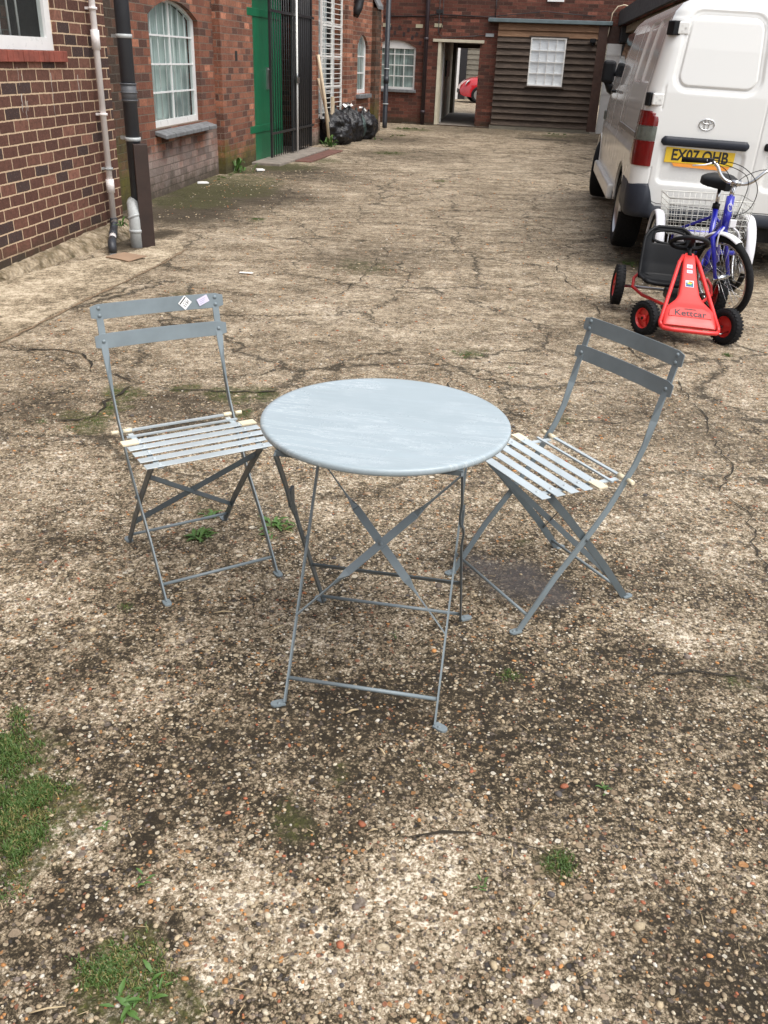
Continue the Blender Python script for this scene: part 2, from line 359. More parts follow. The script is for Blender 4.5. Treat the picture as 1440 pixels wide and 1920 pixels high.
    hgt = m.math('SUBTRACT', hgt, m.math('MULTIPLY', cm, 2))
    m.bump(hgt, .6, .006); return m.mat
M['ground'] = ground_mat('worn aggregate concrete')

PALE = [(360, 455, .22, .8), (400, 440, .2, .7), (440, 425, .2, .5), (470, 450, .25, .5), (380, 1640, .12), (455, 1705, .13), (420, 1760, .10), (330, 1660, .09), (160, 1530, .09), (860, 1640, .25, .5), (700, 1750, .2, .4), (1300, 1650, .16, .7), (1385, 1745, .12, .8), (1310, 1190, .16, .9), (1360, 1205, .10, .8), (270, 1290, .08),
        (640, 1730, .16, .6), (90, 1690, .1, .4), (1280, 900, .3, .25), (250, 1240, .12, .5), (1120, 545, .2, .9), (1060, 540, .18, .7), (800, 600, .8, .25), (500, 560, .9, .3), (130, 1330, .15, .5), (470, 1330, .1, .4), (900, 320, 1.5, .4), (1000, 330, 1.2, .35), (620, 600, .5, .3), (1230, 1740, .15, .5), (870, 1560, .15, .35)]
DARK = [(235, 462, .2), (290, 442, .14), (255, 445, .2), (315, 436, .12, .9), (650, 1350, .22), (520, 1360, .14), (900, 1290, .25, .8), (610, 1410, .15, .8), (1400, 1260, .16), (1250, 1260, .15, .7), (1000, 1450, .3, .4), (1330, 1800, .18, .9), (1430, 1850, .15, .9), (430, 1500, .12, .7), (150, 1230, .2, .7), (560, 1560, .10, .8), (60, 1850, .15, .6),  # dirty ground; patches under table and van also paint in their shade
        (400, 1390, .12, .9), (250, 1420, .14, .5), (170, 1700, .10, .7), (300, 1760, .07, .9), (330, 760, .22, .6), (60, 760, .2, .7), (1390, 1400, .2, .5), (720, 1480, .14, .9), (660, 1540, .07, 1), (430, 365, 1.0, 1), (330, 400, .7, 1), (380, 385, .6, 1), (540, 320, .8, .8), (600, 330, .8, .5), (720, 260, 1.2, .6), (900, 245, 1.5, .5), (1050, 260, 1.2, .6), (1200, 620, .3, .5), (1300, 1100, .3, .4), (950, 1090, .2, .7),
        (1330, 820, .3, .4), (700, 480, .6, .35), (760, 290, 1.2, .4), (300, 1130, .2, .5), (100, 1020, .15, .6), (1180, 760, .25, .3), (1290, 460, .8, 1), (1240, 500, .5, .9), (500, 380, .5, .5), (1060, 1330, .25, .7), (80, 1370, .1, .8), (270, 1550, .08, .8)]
MOSS = [(230, 735, .10), (175, 785, .10), (210, 760, .07), (430, 740, .10), (490, 735, .08), (350, 725, .08), (455, 775, .05), (165, 800, .08), (880, 664, .09), (480, 411, .12), (345, 555, .1, .5), (400, 355, .7, 1), (440, 338, .6, 1), (350, 378, .5, .9), (520, 312, .6, .8), (460, 350, .4, .8), (730, 287, .35, .8), (830, 340, .2, .6), (770, 243, .5, 1), (1040, 255, .4, .7),
        (20, 1430, .10), (60, 1500, .10), (20, 1590, .08), (230, 1830, .09), (300, 1900, .08), (1050, 1620, .04), (515, 985, .05), (375, 1005, .05), (395, 965, .04), (560, 1550, .06, .6), (860, 800, .05, .6), (680, 500, .3, .5), (1180, 490, .12, .8), (380, 930, .04, .5), (980, 1020, .06, .5), (600, 300, .4, .7), (440, 320, .4, .9), (130, 775, .06), (1060, 790, .08, .5),
        (650, 1440, .05, .5), (1400, 1290, .08, .4), (1210, 500, .1, .7), (40, 500, .12, .6)]
WET = [(960, 1085, .10), (1020, 1110, .07), (910, 1065, .06), (990, 1085, .08)]
def make_ground():
    xs = np.concatenate([np.array([-60, -30, -15, -8, -5]), np.arange(-4, 4.001, .04), np.array([5, 8, 15, 30, 60])])
    ys = np.concatenate([np.array([-40, -15, -6, -2, 0]), np.arange(.3, 6, .035), np.arange(6, 14, .08), np.arange(14, 30, .25), np.array([31, 34, 40, 50, 70, 120])])
    X, Y = np.meshgrid(xs, ys); nx, ny = len(xs), len(ys); Z = np.zeros_like(X)
    P = [noise.noise((x * .9, y * .9, 3.1)) for x, y in zip(X.ravel(), Y.ravel())]
    P2 = [noise.noise((x * 6, y * 6, 7.7)) for x, y in zip(X.ravel(), Y.ravel())]
    inn = ((abs(X) < 3.9) & (Y > .35) & (Y < 28))
    Z = np.where(inn, np.array(P).reshape(X.shape) * .008 + np.array(P2).reshape(X.shape) * .0045, 0)
    me = bpy.data.meshes.new('ground'); V = np.stack([X, Y, Z], -1).reshape(-1, 3)
    idx = np.arange(nx * ny).reshape(ny, nx)
    F = np.stack([idx[:-1, :-1], idx[:-1, 1:], idx[1:, 1:], idx[1:, :-1]], -1).reshape(-1, 4)
    me.from_pydata(V.tolist(), [], F.tolist()); me.polygons.foreach_set('use_smooth', [True] * len(F))
    def field(lst):
        f = np.zeros(len(V)); jx = np.array(P2) * .05
        for e in lst:
            p = G(e[0], e[1]); r = e[2]; s = e[3] if len(e) > 3 else 1
            d = np.hypot(V[:, 0] - p.x + jx, V[:, 1] - p.y - jx) / r; f = np.maximum(f, s * np.clip(1.45 - d, 0, 1))
        return f
    for nm, arr in (('pale', field(PALE)), ('dark', field(DARK)), ('moss', field(MOSS)), ('wet', field(WET)), ('far', np.clip((V[:, 1] - 2.2) / 3.5, 0, 1)), ('crack', np.clip((V[:, 1] - 2.0) / 1.5, .0, 1))):
        a = me.attributes.new(nm, 'FLOAT', 'POINT'); a.data.foreach_set('value', arr.astype(np.float32))
    me.materials.append(M['ground']); o = bpy.data.objects.new('ground', me); C.objects.link(o); tag(o, kind='structure'); return o
make_ground()

def fixattr(o, **kw):
    for nm in ('pale', 'dark', 'moss', 'wet', 'far', 'crack'):
        a = o.data.attributes.new(nm, 'FLOAT', 'POINT'); a.data.foreach_set('value', [kw.get(nm, 0.)] * len(o.data.vertices))
def apron_mat():
    m = N('pale sandy concrete')
    def ctr(v, k): return m.math('MULTIPLY', m.math('SUBTRACT', v, .5), k)
    b_ = m.math('ADD', m.math('ADD', ctr(m.noise(2.2, 6, .65), 1.3), ctr(m.noise(16, 9, .8), 1.8)), m.math('ADD', ctr(m.noise(70, 5, .8), 1.8), .55))
    c = m.ramp(b_, [(.05, (.04, .03, .017)), (.32, (.13, .10, .06)), (.48, (.28, .22, .145)), (.64, (.42, .345, .24)), (.88, (.62, .53, .40))])
    m.col(c); m.rough(.9); m.bump(b_, .5, .006); return m.mat
M['apron'] = apron_mat()
# pale apron slab along the near building
edge = [(-150, 715), (0, 640), (60, 612), (120, 583), (165, 560), (230, 530), (290, 500), (330, 478), (352, 468)]
back = [(335, 452), (300, 452), (285, 464), (262, 470), (240, 476), (212, 480), (150, 492), (100, 502), (0, 528), (-150, 560)]
a = MB(); rim = []
for (x0, y0), (x1, y1) in zip(edge[:-1], edge[1:]):
    for k in range(5):
        p = G(x0 + (x1 - x0) * k / 5, y0 + (y1 - y0) * k / 5); rim.append((p.x + random.uniform(-.012, .012), p.y + random.uniform(-.03, .03)))
rim += [tuple(G(x, y)[:2]) for x, y in back]
rim = [(-5.0, rim[0][1] - .3)] + rim + [(-5.0, rim[-1][1])] if False else rim
a.slab(rim, -.02, .0105); tag(a.build('concrete_apron', M['apron']), kind='structure')
# dark open joint beside the apron and the long cracks of the yard
def crack_mesh(lines):
    m = MB()
    for ln, wd in lines:
        pts = []
        P = [G(*q) for q in ln]
        for p, q in zip(P[:-1], P[1:]):
            n = max(2, int((q - p).length / .05))
            for k in range(n): pts.append(p.lerp(q, k / n))
        pts.append(P[-1]); vs = []
        for i, p in enumerate(pts):
            t = (pts[min(i + 1, len(pts) - 1)] - pts[max(i - 1, 0)]).normalized(); nn = Vector((-t.y, t.x, 0))
            off = (noise.noise(p * 3) * .09 + noise.noise(p * 11) * .035 + noise.noise(p * 34) * .014) if wd < .04 else noise.noise(p * 14) * .012
            ww = wd * .9 * (.2 + .7 * abs(noise.noise(p * 9 + Vector((5, 0, 0)))) * 2) * (.3 if i in (0, len(pts) - 1) else 1)
            c = p + nn * off; z = .006 + noise.noise((p.x * .9, p.y * .9, 3.1)) * .008 + noise.noise((p.x * 6, p.y * 6, 7.7)) * .0045
            vs += [(c.x - nn.x * ww / 2, c.y - nn.y * ww / 2, z), (c.x + nn.x * ww / 2, c.y + nn.y * ww / 2, z)]
        m.add(vs, [(i * 2, i * 2 + 1, i * 2 + 3, i * 2 + 2) for i in range(len(pts) - 1)])
    return m
M['crackdirt'] = simple('crack dirt', (.022, .017, .010), .95, var=.5, vscale=20)
M['crackmoss'] = simple('mossy crack dirt', (.07, .07, .02), .95, var=.5, vscale=20)
cm_ = crack_mesh([([(0, 648), (110, 662), (180, 690), (232, 722), (300, 728), (400, 742), (520, 738)], .018), ([(232, 722), (215, 755), (170, 790), (95, 790)], .02),
    ([(0, 700), (80, 690), (200, 692)], .012), ([(1285, 715), (1330, 800), (1365, 890), (1400, 985), (1440, 1090)], .012), ([(0, 745), (60, 730), (100, 745)], .01),
    ([(560, 640), (720, 655), (830, 690), (1000, 680), (1100, 700)], .010), ([(640, 462), (730, 465), (900, 476), (1010, 470), (1140, 462)], .016),
    ([(560, 380), (700, 379), (900, 372), (1120, 377)], .02), ([(640, 318), (800, 322), (960, 330), (1100, 322)], .025), ([(830, 690), (860, 760), (1060, 790), (1180, 800), (1280, 760)], .010),
    ([(1010, 470), (1060, 520), (1140, 600), (1200, 680)], .012), ([(730, 465), (690, 520), (610, 560)], .012), ([(700, 275), (820, 283), (1000, 278), (1110, 284)], .03), ([(820, 400), (860, 440), (850, 475)], .014),
    ([(700, 1565), (830, 1570), (960, 1580), (1060, 1610)], .010), ([(1180, 1290), (1300, 1265), (1440, 1280)], .010)])
tag(cm_.build('paving_cracks', M['crackdirt'], recalc=False), kind='structure')
jl = crack_mesh([([(0, 643), (60, 615), (165, 563), (290, 503), (352, 468)], .05)])
tag(jl.build('paving_joint', simple('sandy joint', (.20, .14, .085), .95, var=.4, vscale=30), recalc=False), kind='structure')

# ---------------------------------------------------------------- gravel, grass, debris
def ground_z(x, y): return noise.noise((x * .9, y * .9, 3.1)) * .008 + noise.noise((x * 6, y * 6, 7.7)) * .0045
def gravel():
    t = (1 + 5 ** .5) / 2
    ico = np.array([(-1, t, 0), (1, t, 0), (-1, -t, 0), (1, -t, 0), (0, -1, t), (0, 1, t), (0, -1, -t), (0, 1, -t), (t, 0, -1), (t, 0, 1), (-t, 0, -1), (-t, 0, 1)]) / math.sqrt(1 + t * t)
    fi = np.array([(0, 11, 5), (0, 5, 1), (0, 1, 7), (0, 7, 10), (0, 10, 11), (1, 5, 9), (5, 11, 4), (11, 10, 2), (10, 7, 6), (7, 1, 8), (3, 9, 4), (3, 4, 2), (3, 2, 6), (3, 6, 8), (3, 8, 9), (4, 9, 5), (2, 4, 11), (6, 2, 10), (8, 6, 7), (9, 8, 1)])
    cols = np.array([(.36, .28, .18), (.46, .37, .24), (.55, .48, .36), (.28, .20, .13), (.48, .22, .07), (.36, .11, .05), (.07, .065, .065), (.16, .13, .11), (.62, .58, .5), (.20, .155, .10)]); pr = np.array([.2, .18, .10, .15, .07, .06, .07, .08, .03, .06])
    n = 15000; V = []; Fc = []; CC = []
    y = .45 + 4.6 * rng.random(n) ** 1.7; x = (rng.random(n) * 2 - 1) * (.35 + y * .55)
    n2 = 15000; y2 = 3.2 + 10.5 * rng.random(n2) ** 1.5; x2 = -2.4 + rng.random(n2) * (4.0 + y2 * .28)
    x = np.concatenate([x, x2]); y = np.concatenate([y, y2])
    for i in range(n + n2):
        if i >= n and noise.noise((x[i] * 1.3, y[i] * 1.3, 9)) < -.12 and rng.random() < .7: continue
        if i >= n and x[i] < -2.0 - (y[i] - 7) * -.02 and y[i] < 9: continue
        s = .0022 + .0036 * rng.random() ** 3.2
        if rng.random() < .03: s *= 1.9
        if i >= n: s = (.0035 + .004 * rng.random() ** 2) * (.8 + y[i] * .06)
        cl = noise.noise((x[i] * 3, y[i] * 3, 1)); 
        if cl < -.15 and rng.random() < .6: continue
        v = ico * (1 + .35 * (rng.random((12, 1)) - .5)) * np.array([s * (1 + .6 * rng.random()), s, s * (.4 + .3 * rng.random())])
        a = rng.random() * 6.28; ca, sa = math.cos(a), math.sin(a)
        v = v @ np.array([[ca, sa, 0], [-sa, ca, 0], [0, 0, 1]]) + np.array([x[i], y[i], ground_z(x[i], y[i]) + s * .15])
        Fc.append(fi + 12 * len(V)); V.append(v); CC.append(np.repeat([np.append(cols[rng.choice(10, p=pr)] * (.75 + .5 * rng.random()), 1)], 12, 0))
    V = np.concatenate(V); F = np.concatenate(Fc); CC = np.concatenate(CC)
    me = bpy.data.meshes.new('gravel'); me.from_pydata(V.tolist(), [], F.tolist())
    ca = me.color_attributes.new('col', 'FLOAT_COLOR', 'POINT'); ca.data.foreach_set('color', CC.ravel().astype(np.float32))
    m = N('loose pebbles'); m.col(m.mix(m.mrange(m.noise(300, 3), .3, .7, 0, .4), m.attr('col', 'Color'), (.10, .075, .05))); m.rough(.8)
    me.materials.append(m.mat); me.polygons.foreach_set('use_smooth', [True] * len(F))
    o = bpy.data.objects.new('gravel', me); C.objects.link(o); tag(o, 'small mixed pebbles and grit loose on the worn concrete', 'gravel', kind='stuff')
gravel()

def blades(name, spots, mats, label, seed=1):
    r = random.Random(seed); m = MB()
    for (px, py, rad, n, h, dry) in spots:
        c = G(px, py)
        cl = [(c.x + r.gauss(0, rad * .5), c.y + r.gauss(0, rad * .5)) for _ in range(max(3, n // 55))]
        for _ in range(n):
            q = r.choice(cl); x = q[0] + r.gauss(0, .011); y = q[1] + r.gauss(0, .011); z = ground_z(x, y) - .002
            a = r.random() * 6.28; L = h * .58 * r.uniform(.3, 1.15); bend = r.uniform(.2, 1.3); w = r.uniform(.0008, .0019)
            d = Vector((math.cos(a), math.sin(a), 0)); s = Vector((-d.y, d.x, 0)) * w; p0 = Vector((x, y, z))
            p1 = p0 + Vector((0, 0, L * .55)) + d * L * .2 * bend; p2 = p0 + Vector((0, 0, L * (.95 - .25 * bend))) + d * L * .62 * bend
            m.cur = 1 if r.random() < dry else 0
            m.add([p0 - s, p0 + s, p1 + s * .8, p1 - s * .8, p2], [(0, 1, 2, 3), (3, 2, 4)], False)
    o = m.build(name, mats, recalc=False); tag(o, label, 'grass', kind='stuff'); return o
blades('grass', [(10, 1385, .05, 700, .03, .15), (25, 1420, .06, 1300, .035, .1), (20, 1480, .06, 1200, .035, .15), (70, 1490, .045, 1100, .035, .15), (10, 1540, .06, 900, .03, .35), (55, 1525, .05, 700, .026, .5), (45, 1575, .035, 900, .034, .1), (20, 1610, .05, 300, .02, .5), (10, 1670, .025, 200, .02, .2),
    (195, 1815, .035, 1100, .028, .2), (250, 1800, .045, 700, .024, .45), (285, 1830, .035, 500, .024, .4), (240, 1860, .03, 300, .02, .4), (1048, 1628, .02, 380, .026, .1), (960, 1270, .02, 220, .02, .2), (30, 1350, .04, 250, .02, .3), (235, 1137, .02, 110, .016, .1), (545, 990, .035, 200, .018, .4),
    (1368, 1276, .02, 60, .014, .3), (800, 1445, .02, 60, .01, .6), (1370, 668, .02, 160, .03, .1)], [M['grass'], M['drygrass']], 'short green grass growing through the worn yard')
blades('yard_moss', [(230, 735, .10, 900, .014, .3), (180, 785, .09, 700, .014, .3), (150, 800, .08, 500, .012, .3), (435, 742, .10, 700, .014, .2), (495, 735, .05, 400, .014, .2), (350, 728, .09, 400, .012, .4), (880, 664, .08, 500, .02, .2), (480, 411, .08, 350, .03, .1), (457, 773, .05, 300, .014, .1), (560, 1550, .06, 120, .008, .8), (210, 760, .06, 500, .014, .2), (85, 792, .03, 150, .014, .1),
    (1180, 497, .08, 500, .04, .15), (830, 340, .1, 200, .03, .3), (730, 287, .25, 400, .05, .2), (765, 242, .3, 900, .08, .1), (1040, 252, .25, 500, .07, .1), (1020, 250, .3, 200, .06, .5), (440, 325, .25, 500, .05, .2), (415, 335, .15, 300, .05, .2), (600, 283, .15, 500, .09, .1), (745, 255, .3, 500, .07, .4), (910, 236, .15, 300, .15, .1), (705, 262, .2, 200, .08, .2), (590, 280, .2, 300, .05, .4), (245, 440, .05, 200, .06, .1)], [M['grass'], M['drygrass']], 'tiny moss and grass shoots along the yard cracks', 2)

def weed(px, py, rad, nl, label, z0=0, tall=.5, seed=0):
    r = random.Random(seed); m = MB(); c = G(px, py, z0)
    for k in range(nl):
        a = 6.283 * k / nl * 2.4 + r.uniform(-.3, .3); L = rad * r.uniform(.5, 1.1); d = Vector((math.cos(a), math.sin(a), 0)); s = Vector((-d.y, d.x, 0))
        off = Vector((r.gauss(0, rad * .35), r.gauss(0, rad * .35), 0)); lift = r.uniform(.15, 1) * tall * L; prev = None
        w = L * r.uniform(.22, .34); vs = []; n = 5
        for i in range(n + 1):
            t = i / n; p = off + d * (L * t) + Vector((0, 0, .002 + lift * math.sin(t * 2.2) * .8)); ww = w * math.sin(math.pi * min(1, .12 + t * .88)) * .5 * (1 - .2 * (i % 2))
            vs += [p - s * ww + Vector((0, 0, ww * .3)), p, p + s * ww + Vector((0, 0, ww * .3))]
        m.add(vs, [(i * 3 + j, i * 3 + j + 1, i * 3 + j + 4, i * 3 + j + 3) for i in range(n) for j in (0, 1)], True)
    o = m.build('weed', M['leaf'], recalc=False, loc=c); tag(o, label, 'weed', 'small weeds in the yard'); return o
weed(375, 1006, .05, 26, 'low green weed between the feet of the left chair', seed=1)
weed(398, 966, .035, 12, 'small weed beside the rear foot of the left chair', seed=2)
weed(517, 985, .05, 30, 'leafy weed between the left chair and the table legs', seed=3)
weed(500, 1008, .035, 12, 'little weed just below the leafy weed by the left chair', seed=4)
weed(285, 1850, .03, 9, 'flat rosette weed with pale broad leaves near the bottom grass', seed=5)
weed(235, 1885, .035, 10, 'flat broad leaved weed lowest at the bottom left', seed=6)
weed(192, 1556, .02, 8, 'tiny weed right of the left grass patch', seed=7)
weed(655, 655 + 0, .02, 5, 'tiny weed in the yard behind the table', seed=8) if False else None
weed(958, 690, .025, 9, 'tiny bright weed behind the right edge of the table', seed=9)
weed(236, 425, .10, 14, 'leafy weed growing beside the grey stub pipe', z0=.12, tall=1.4, seed=10)
weed(617, 275, .16, 26, 'bushy weed in front of the bin bags', tall=1.6, seed=11)
weed(447, 322, .16, 18, 'ragged weed at the foot of the mossy brick pier', tall=1.8, seed=12)
weed(905, 1660, .018, 8, 'tiny weed in the gravel right of the bottom pale patch', seed=14)
weed(735, 1190, .015, 7, 'tiny weed under the middle of the table', seed=15)
weed(1130, 1480, .018, 8, 'tiny weed in the open gravel at the lower right', seed=16)
weed(265, 1650, .02, 7, 'tiny weed among the pebbles right of the left grass', seed=13)

def debris():
    m = MB(); r = random.Random(5); m.cur = 0
    for px, py, L, a, z in [(660, 1337, .035, .5, .006), (715, 1410, .03, 2.2, .004), (1255, 1165, .03, -.6, .005), (625, 1195 - 20, .05, .7, .004), (420, 1150, .06, .15, .004), (540, 1000, .03, -.2, .004), (495, 1015, .03, 1.2, .004), (960, 1600, .03, 1.4, .004), (1005, 1700, .03, .9, .004), (700, 1560, .02, .3, .005), (520, 1180, .05, .8, .004), (360, 1805, .05, .2, .003), (90, 1895, .06, .25, .003), (205, 1040, .03, 0, .004), (455, 1440, .02, 0, .005), (510, 1240, .03, .4, .003), (930, 1560, .02, 2, .003)]:
        p = G(px, py); d = Vector((math.cos(a), math.sin(a), 0)); m.tube([p - d * L / 2 + Vector((0, 0, z)), p + Vector((0, 0, z + .004)), p + d * L / 2 + Vector((0, 0, z))], [z * .4, z * .55, z * .3], 6)
    for _ in range(420):
        y = .5 + 4 * r.random() ** 1.5; x = r.uniform(-1, 1) * (.35 + y * .5); L = r.uniform(.006, .028); a = r.random() * 6.28; d = Vector((math.cos(a), math.sin(a), 0)); p = Vector((x, y, ground_z(x, y) + .002))
        m.tube([p - d * L / 2, p + d * L / 2 + Vector((0, 0, .002))], r.uniform(.0005, .0012), 4)
    tag(m.build('debris', simple('straw and twig', (.42, .33, .20), .8, var=.35, vscale=3)), 'straw stalks and wood chips scattered over the yard', 'debris', kind='stuff')
debris()
# small litter
def flat_bit(name, px, py, w, l, a, mat, label, cat, t=.006, z=.01, jag=.2, tilt=0):
    m = MB(); r = random.Random(px); n = 10; poly = []
    for sx, sy in ((-1, -1), (0, -1), (1, -1), (1, 0), (1, 1), (0, 1), (-1, 1), (-1, 0)): poly.append((sx * w / 2 * (1 + r.uniform(-jag, jag) * .5), sy * l / 2 * (1 + r.uniform(-jag, jag) * .5)))
    m.slab(poly, 0, t); o = m.build(name, mat, loc=G(px, py) + Vector((0, 0, z)), rot=(tilt, 0, a)); tag(o, label, cat); return o
flat_bit('cardboard_scrap', 238, 487, .25, .20, -.45, M['card'], 'flat torn piece of brown cardboard at the foot of the thin pipe', 'cardboard', .006, .02, .25, .05)
flat_bit('paper_scrap', 462, 514, .10, .035, -.1, M['sign_white'], 'white paper scrap on the yard above the left chair', 'litter', .002, .01)
flat_bit('paper_scrap', 487, 321, .10, .12, .4, M['sign_white'], 'crumpled white scrap near the mossy pier', 'litter', .02, .01, .5)
flat_bit('paper_scrap', 380, 345, .12, .10, .4, M['sign_white'], 'small white scrap on the moss under the arched window', 'litter', .015, .01, .5)
for px, py, s, c in [(690, 1560 - 15, .009, (.5, .2, .1)), (697, 1533, .008, (.62, .55, .45)), (385, 1378, .012, (.5, .3, .18)), (397, 1382, .010, (.45, .25, .14))]: pass

# ---------------------------------------------------------------- buildings
def frame_thing(name, label, cat, o, az):
    return thing(name, label, cat, (o[0], o[1], 0), math.pi / 2 - az)

def arch_pts(a, b, z, rise, n=14):
    if rise <= 0: return [(a, z), (b, z)]
    c = (b - a) / 2; rad = (c * c + rise * rise) / (2 * rise); cz = z + rise - rad; mid = (a + b) / 2; th = math.asin(min(1, c / rad))
    return [(mid + rad * math.sin(-th + 2 * th * k / n), cz + rad * math.cos(-th + 2 * th * k / n)) for k in range(n + 1)]

def wall(parent, mat, s0, s1, z0, z1, opens=(), rev=.12, thick=.3, y=0, name='wall'):
    m = MB(); xs = sorted({s0, s1} | {q for o in opens for q in o[:2]})
    for xa, xb in zip(xs[:-1], xs[1:]):
        cur = z0; col = sorted([o for o in opens if o[0] <= xa + 1e-6 and o[1] >= xb - 1e-6], key=lambda o: o[2])
        for o in col:
            if o[2] > cur: m.quad((xa, y, cur), (xb, y, cur), (xb, y, o[2]), (xa, y, o[2]))
            rise = o[4] if len(o) > 4 else 0
            if rise:
                top = o[3] + rise + .0; ap = arch_pts(o[0], o[1], o[3], rise)
                for (x0, za), (x1, zb) in zip(ap[:-1], ap[1:]): m.quad((x0, y, za), (x1, y, zb), (x1, y, top), (x0, y, top))
                cur = top
            else: cur = o[3]
        if cur < z1: m.quad((xa, y, cur), (xb, y, cur), (xb, y, z1), (xa, y, z1))
    for o in opens:
        a, b, c, d = o[:4]; rise = o[4] if len(o) > 4 else 0; rv = o[5] if len(o) > 5 else rev
        path = [(a, c)] + arch_pts(a, b, d, rise) + [(b, c)]
        for (x0, za), (x1, zb) in zip(path, path[1:] + path[:1]): m.quad((x0, y, za), (x1, y, zb), (x1, y + rv, zb), (x0, y + rv, za))
    m.quad((s0, y, z0), (s0, y + thick, z0), (s0, y + thick, z1), (s0, y, z1)); m.quad((s1, y, z0), (s1, y + thick, z0), (s1, y + thick, z1), (s1, y, z1))
    m.quad((s0, y, z1), (s1, y, z1), (s1, y + thick, z1), (s0, y + thick, z1))
    return m.build(name, mat, parent, recalc=False)

def window(parent, a, b, c, d, rise=0, cols=3, rows=3, y=.09, fw=.055, gb=.02, mat=None, curtain=None, cy=.07, bars=None, bary=0, pane=None, headpanel=False, name='window', room=True):
    mat = mat or M['upvc']; m = MB(); top = arch_pts(a, b, d, rise); tin = arch_pts(a + fw, b - fw, d - (0 if rise else fw), max(0, rise - fw * .3) if rise else 0)
    outer = [(a, c)] + top + [(b, c)]; inner = [(a + fw, c + fw)] + tin + [(b - fw, c + fw)]
    n = len(outer); F = []
    for i in range(n):
        j = (i + 1) % n; p, q, r_, s_ = outer[i], outer[j], inner[j], inner[i]
        m.quad((p[0], y, p[1]), (q[0], y, q[1]), (r_[0], y, r_[1]), (s_[0], y, s_[1])); m.quad((s_[0], y, s_[1]), (r_[0], y, r_[1]), (r_[0], y + .05, r_[1]), (s_[0], y + .05, s_[1]))
    def ztop(x):
        for (x0, z0), (x1, z1) in zip(tin[:-1], tin[1:]):
            if x0 <= x <= x1: return z0 + (z1 - z0) * (x - x0) / (x1 - x0)
        return d
    for k in range(1, cols):
        x = a + fw + (b - a - 2 * fw) * k / cols; m.box(x - gb / 2, x + gb / 2, y + .008, y + .034, c + fw, ztop(x))
    hh = (d + rise * .6 if rise else d - fw) - (c + fw)
    for k in range(1, rows):
        z = c + fw + hh * k / rows; m.box(a + fw, b - fw, y + .010, y + .032, z - gb / 2, z + gb / 2)
    if headpanel:
        m.prism([(a + .01, d - .02), *[(x, z - .0) for x, z in arch_pts(a + .01, b - .01, d, rise)], (b - .01, d - .02)], y - .004, y + .03)
    wo = m.build(name, mat, parent, recalc=False)
    g = MB(); g.add([(x, y + .022, z) for x, z in inner], [tuple(range(n))]); go = g.build('pane', pane or M['glass'], wo, recalc=False)
    if curtain:
        k = MB(); k.add([(x, y + cy + .02, z) for x, z in inner], [tuple(range(n))]); k.build('curtain', curtain, wo, recalc=False)
    if room:
        k = MB(); k.box(a, b, y + .5, y + .52, c, d + rise); k.box(a, a + .01, y + .1, y + .5, c, d + rise); k.box(b - .01, b, y + .1, y + .5, c, d + rise); k.build('room_backing', M['dark'], wo)
    if bars:
        k = MB()
        for x in bars: k.tube([(x, y - bary, c + fw), (x, y - bary, ztop(min(max(x, a + fw), b - fw)))], .008, 6)
        k.build('window_bar', M['upvc'], wo)
    return wo

# --- near building A
brA = brick_mat('dark brown brick', (.125, .058, .043), (.165, .076, .053), (.060, .042, .040), (.62, .46, .31), bw=.205, rh=.0795, ms=.012, offs=(.03, .02), darkfrac=.2, stain=.15)
A = frame_thing('brick_building', 'near dark brown brick building with pale mortar and white framed window', 'building', (-2.7503, 6.183), .11885)
wall(A, brA, -14, 2.165, .05, 4.6, [(-.45, 1.262, 1.442, 2.75)], rev=.07)
m = MB(); m.quad((2.165, .3, .05), (2.165, 5, .05), (2.165, 5, 4.6), (2.165, .3, 4.6)); m.build('wall', brA, A, recalc=False)
m = MB(); m.prism([(-14, 4.6), (2.165, 4.6), (2.165, 4.7), (-14, 4.7)], -.15, 5); m.build('roof', M['rooftile'], A)
window(A, -.45, 1.262, 1.442, 2.75, cols=1, rows=1, y=.03, fw=.085, curtain=None, bars=[.42, .56, .70, .83, .96, .27, .12, -.05, -.2], bary=-.10, pane=M['glass'])
m = MB(); x = -.5
while x < 1.36: m.box(x, x + .068, -.028 + random.uniform(-.003, .003), .06, 1.366, 1.441 - random.uniform(0, .003)); x += .0745
m.build('window_sill', simple('red sill brick', (.23, .060, .040), .8, var=.3, vscale=9, bump=.3), A, bevel=.004)
m = MB(); r = random.Random(11)
for k in range(13):
    x = r.choice([.62, .66, .70, .80, .84, 1.02, 1.05, 1.09, 1.12, 1.55, 1.95]) + r.uniform(-.01, .01); z1 = r.uniform(1.02, 1.34); L = r.uniform(.05, .22); wv = r.uniform(.002, .007); n = 6
    m.add([q for i in range(n + 1) for q in ((x - wv * (1 - i / n * .7) + .004 * math.sin(i * 1.7 + k), -.0015, z1 - L * i / n), (x + wv * (1 - i / n * .7) + .004 * math.sin(i * 1.7 + k), -.0015, z1 - L * i / n))], [(i * 2, i * 2 + 1, i * 2 + 3, i * 2 + 2) for i in range(n)])
tag(m.build('lime_drips', simple('lime drip', (.46, .42, .38), .9, var=.3), A, recalc=False), kind='stuff')
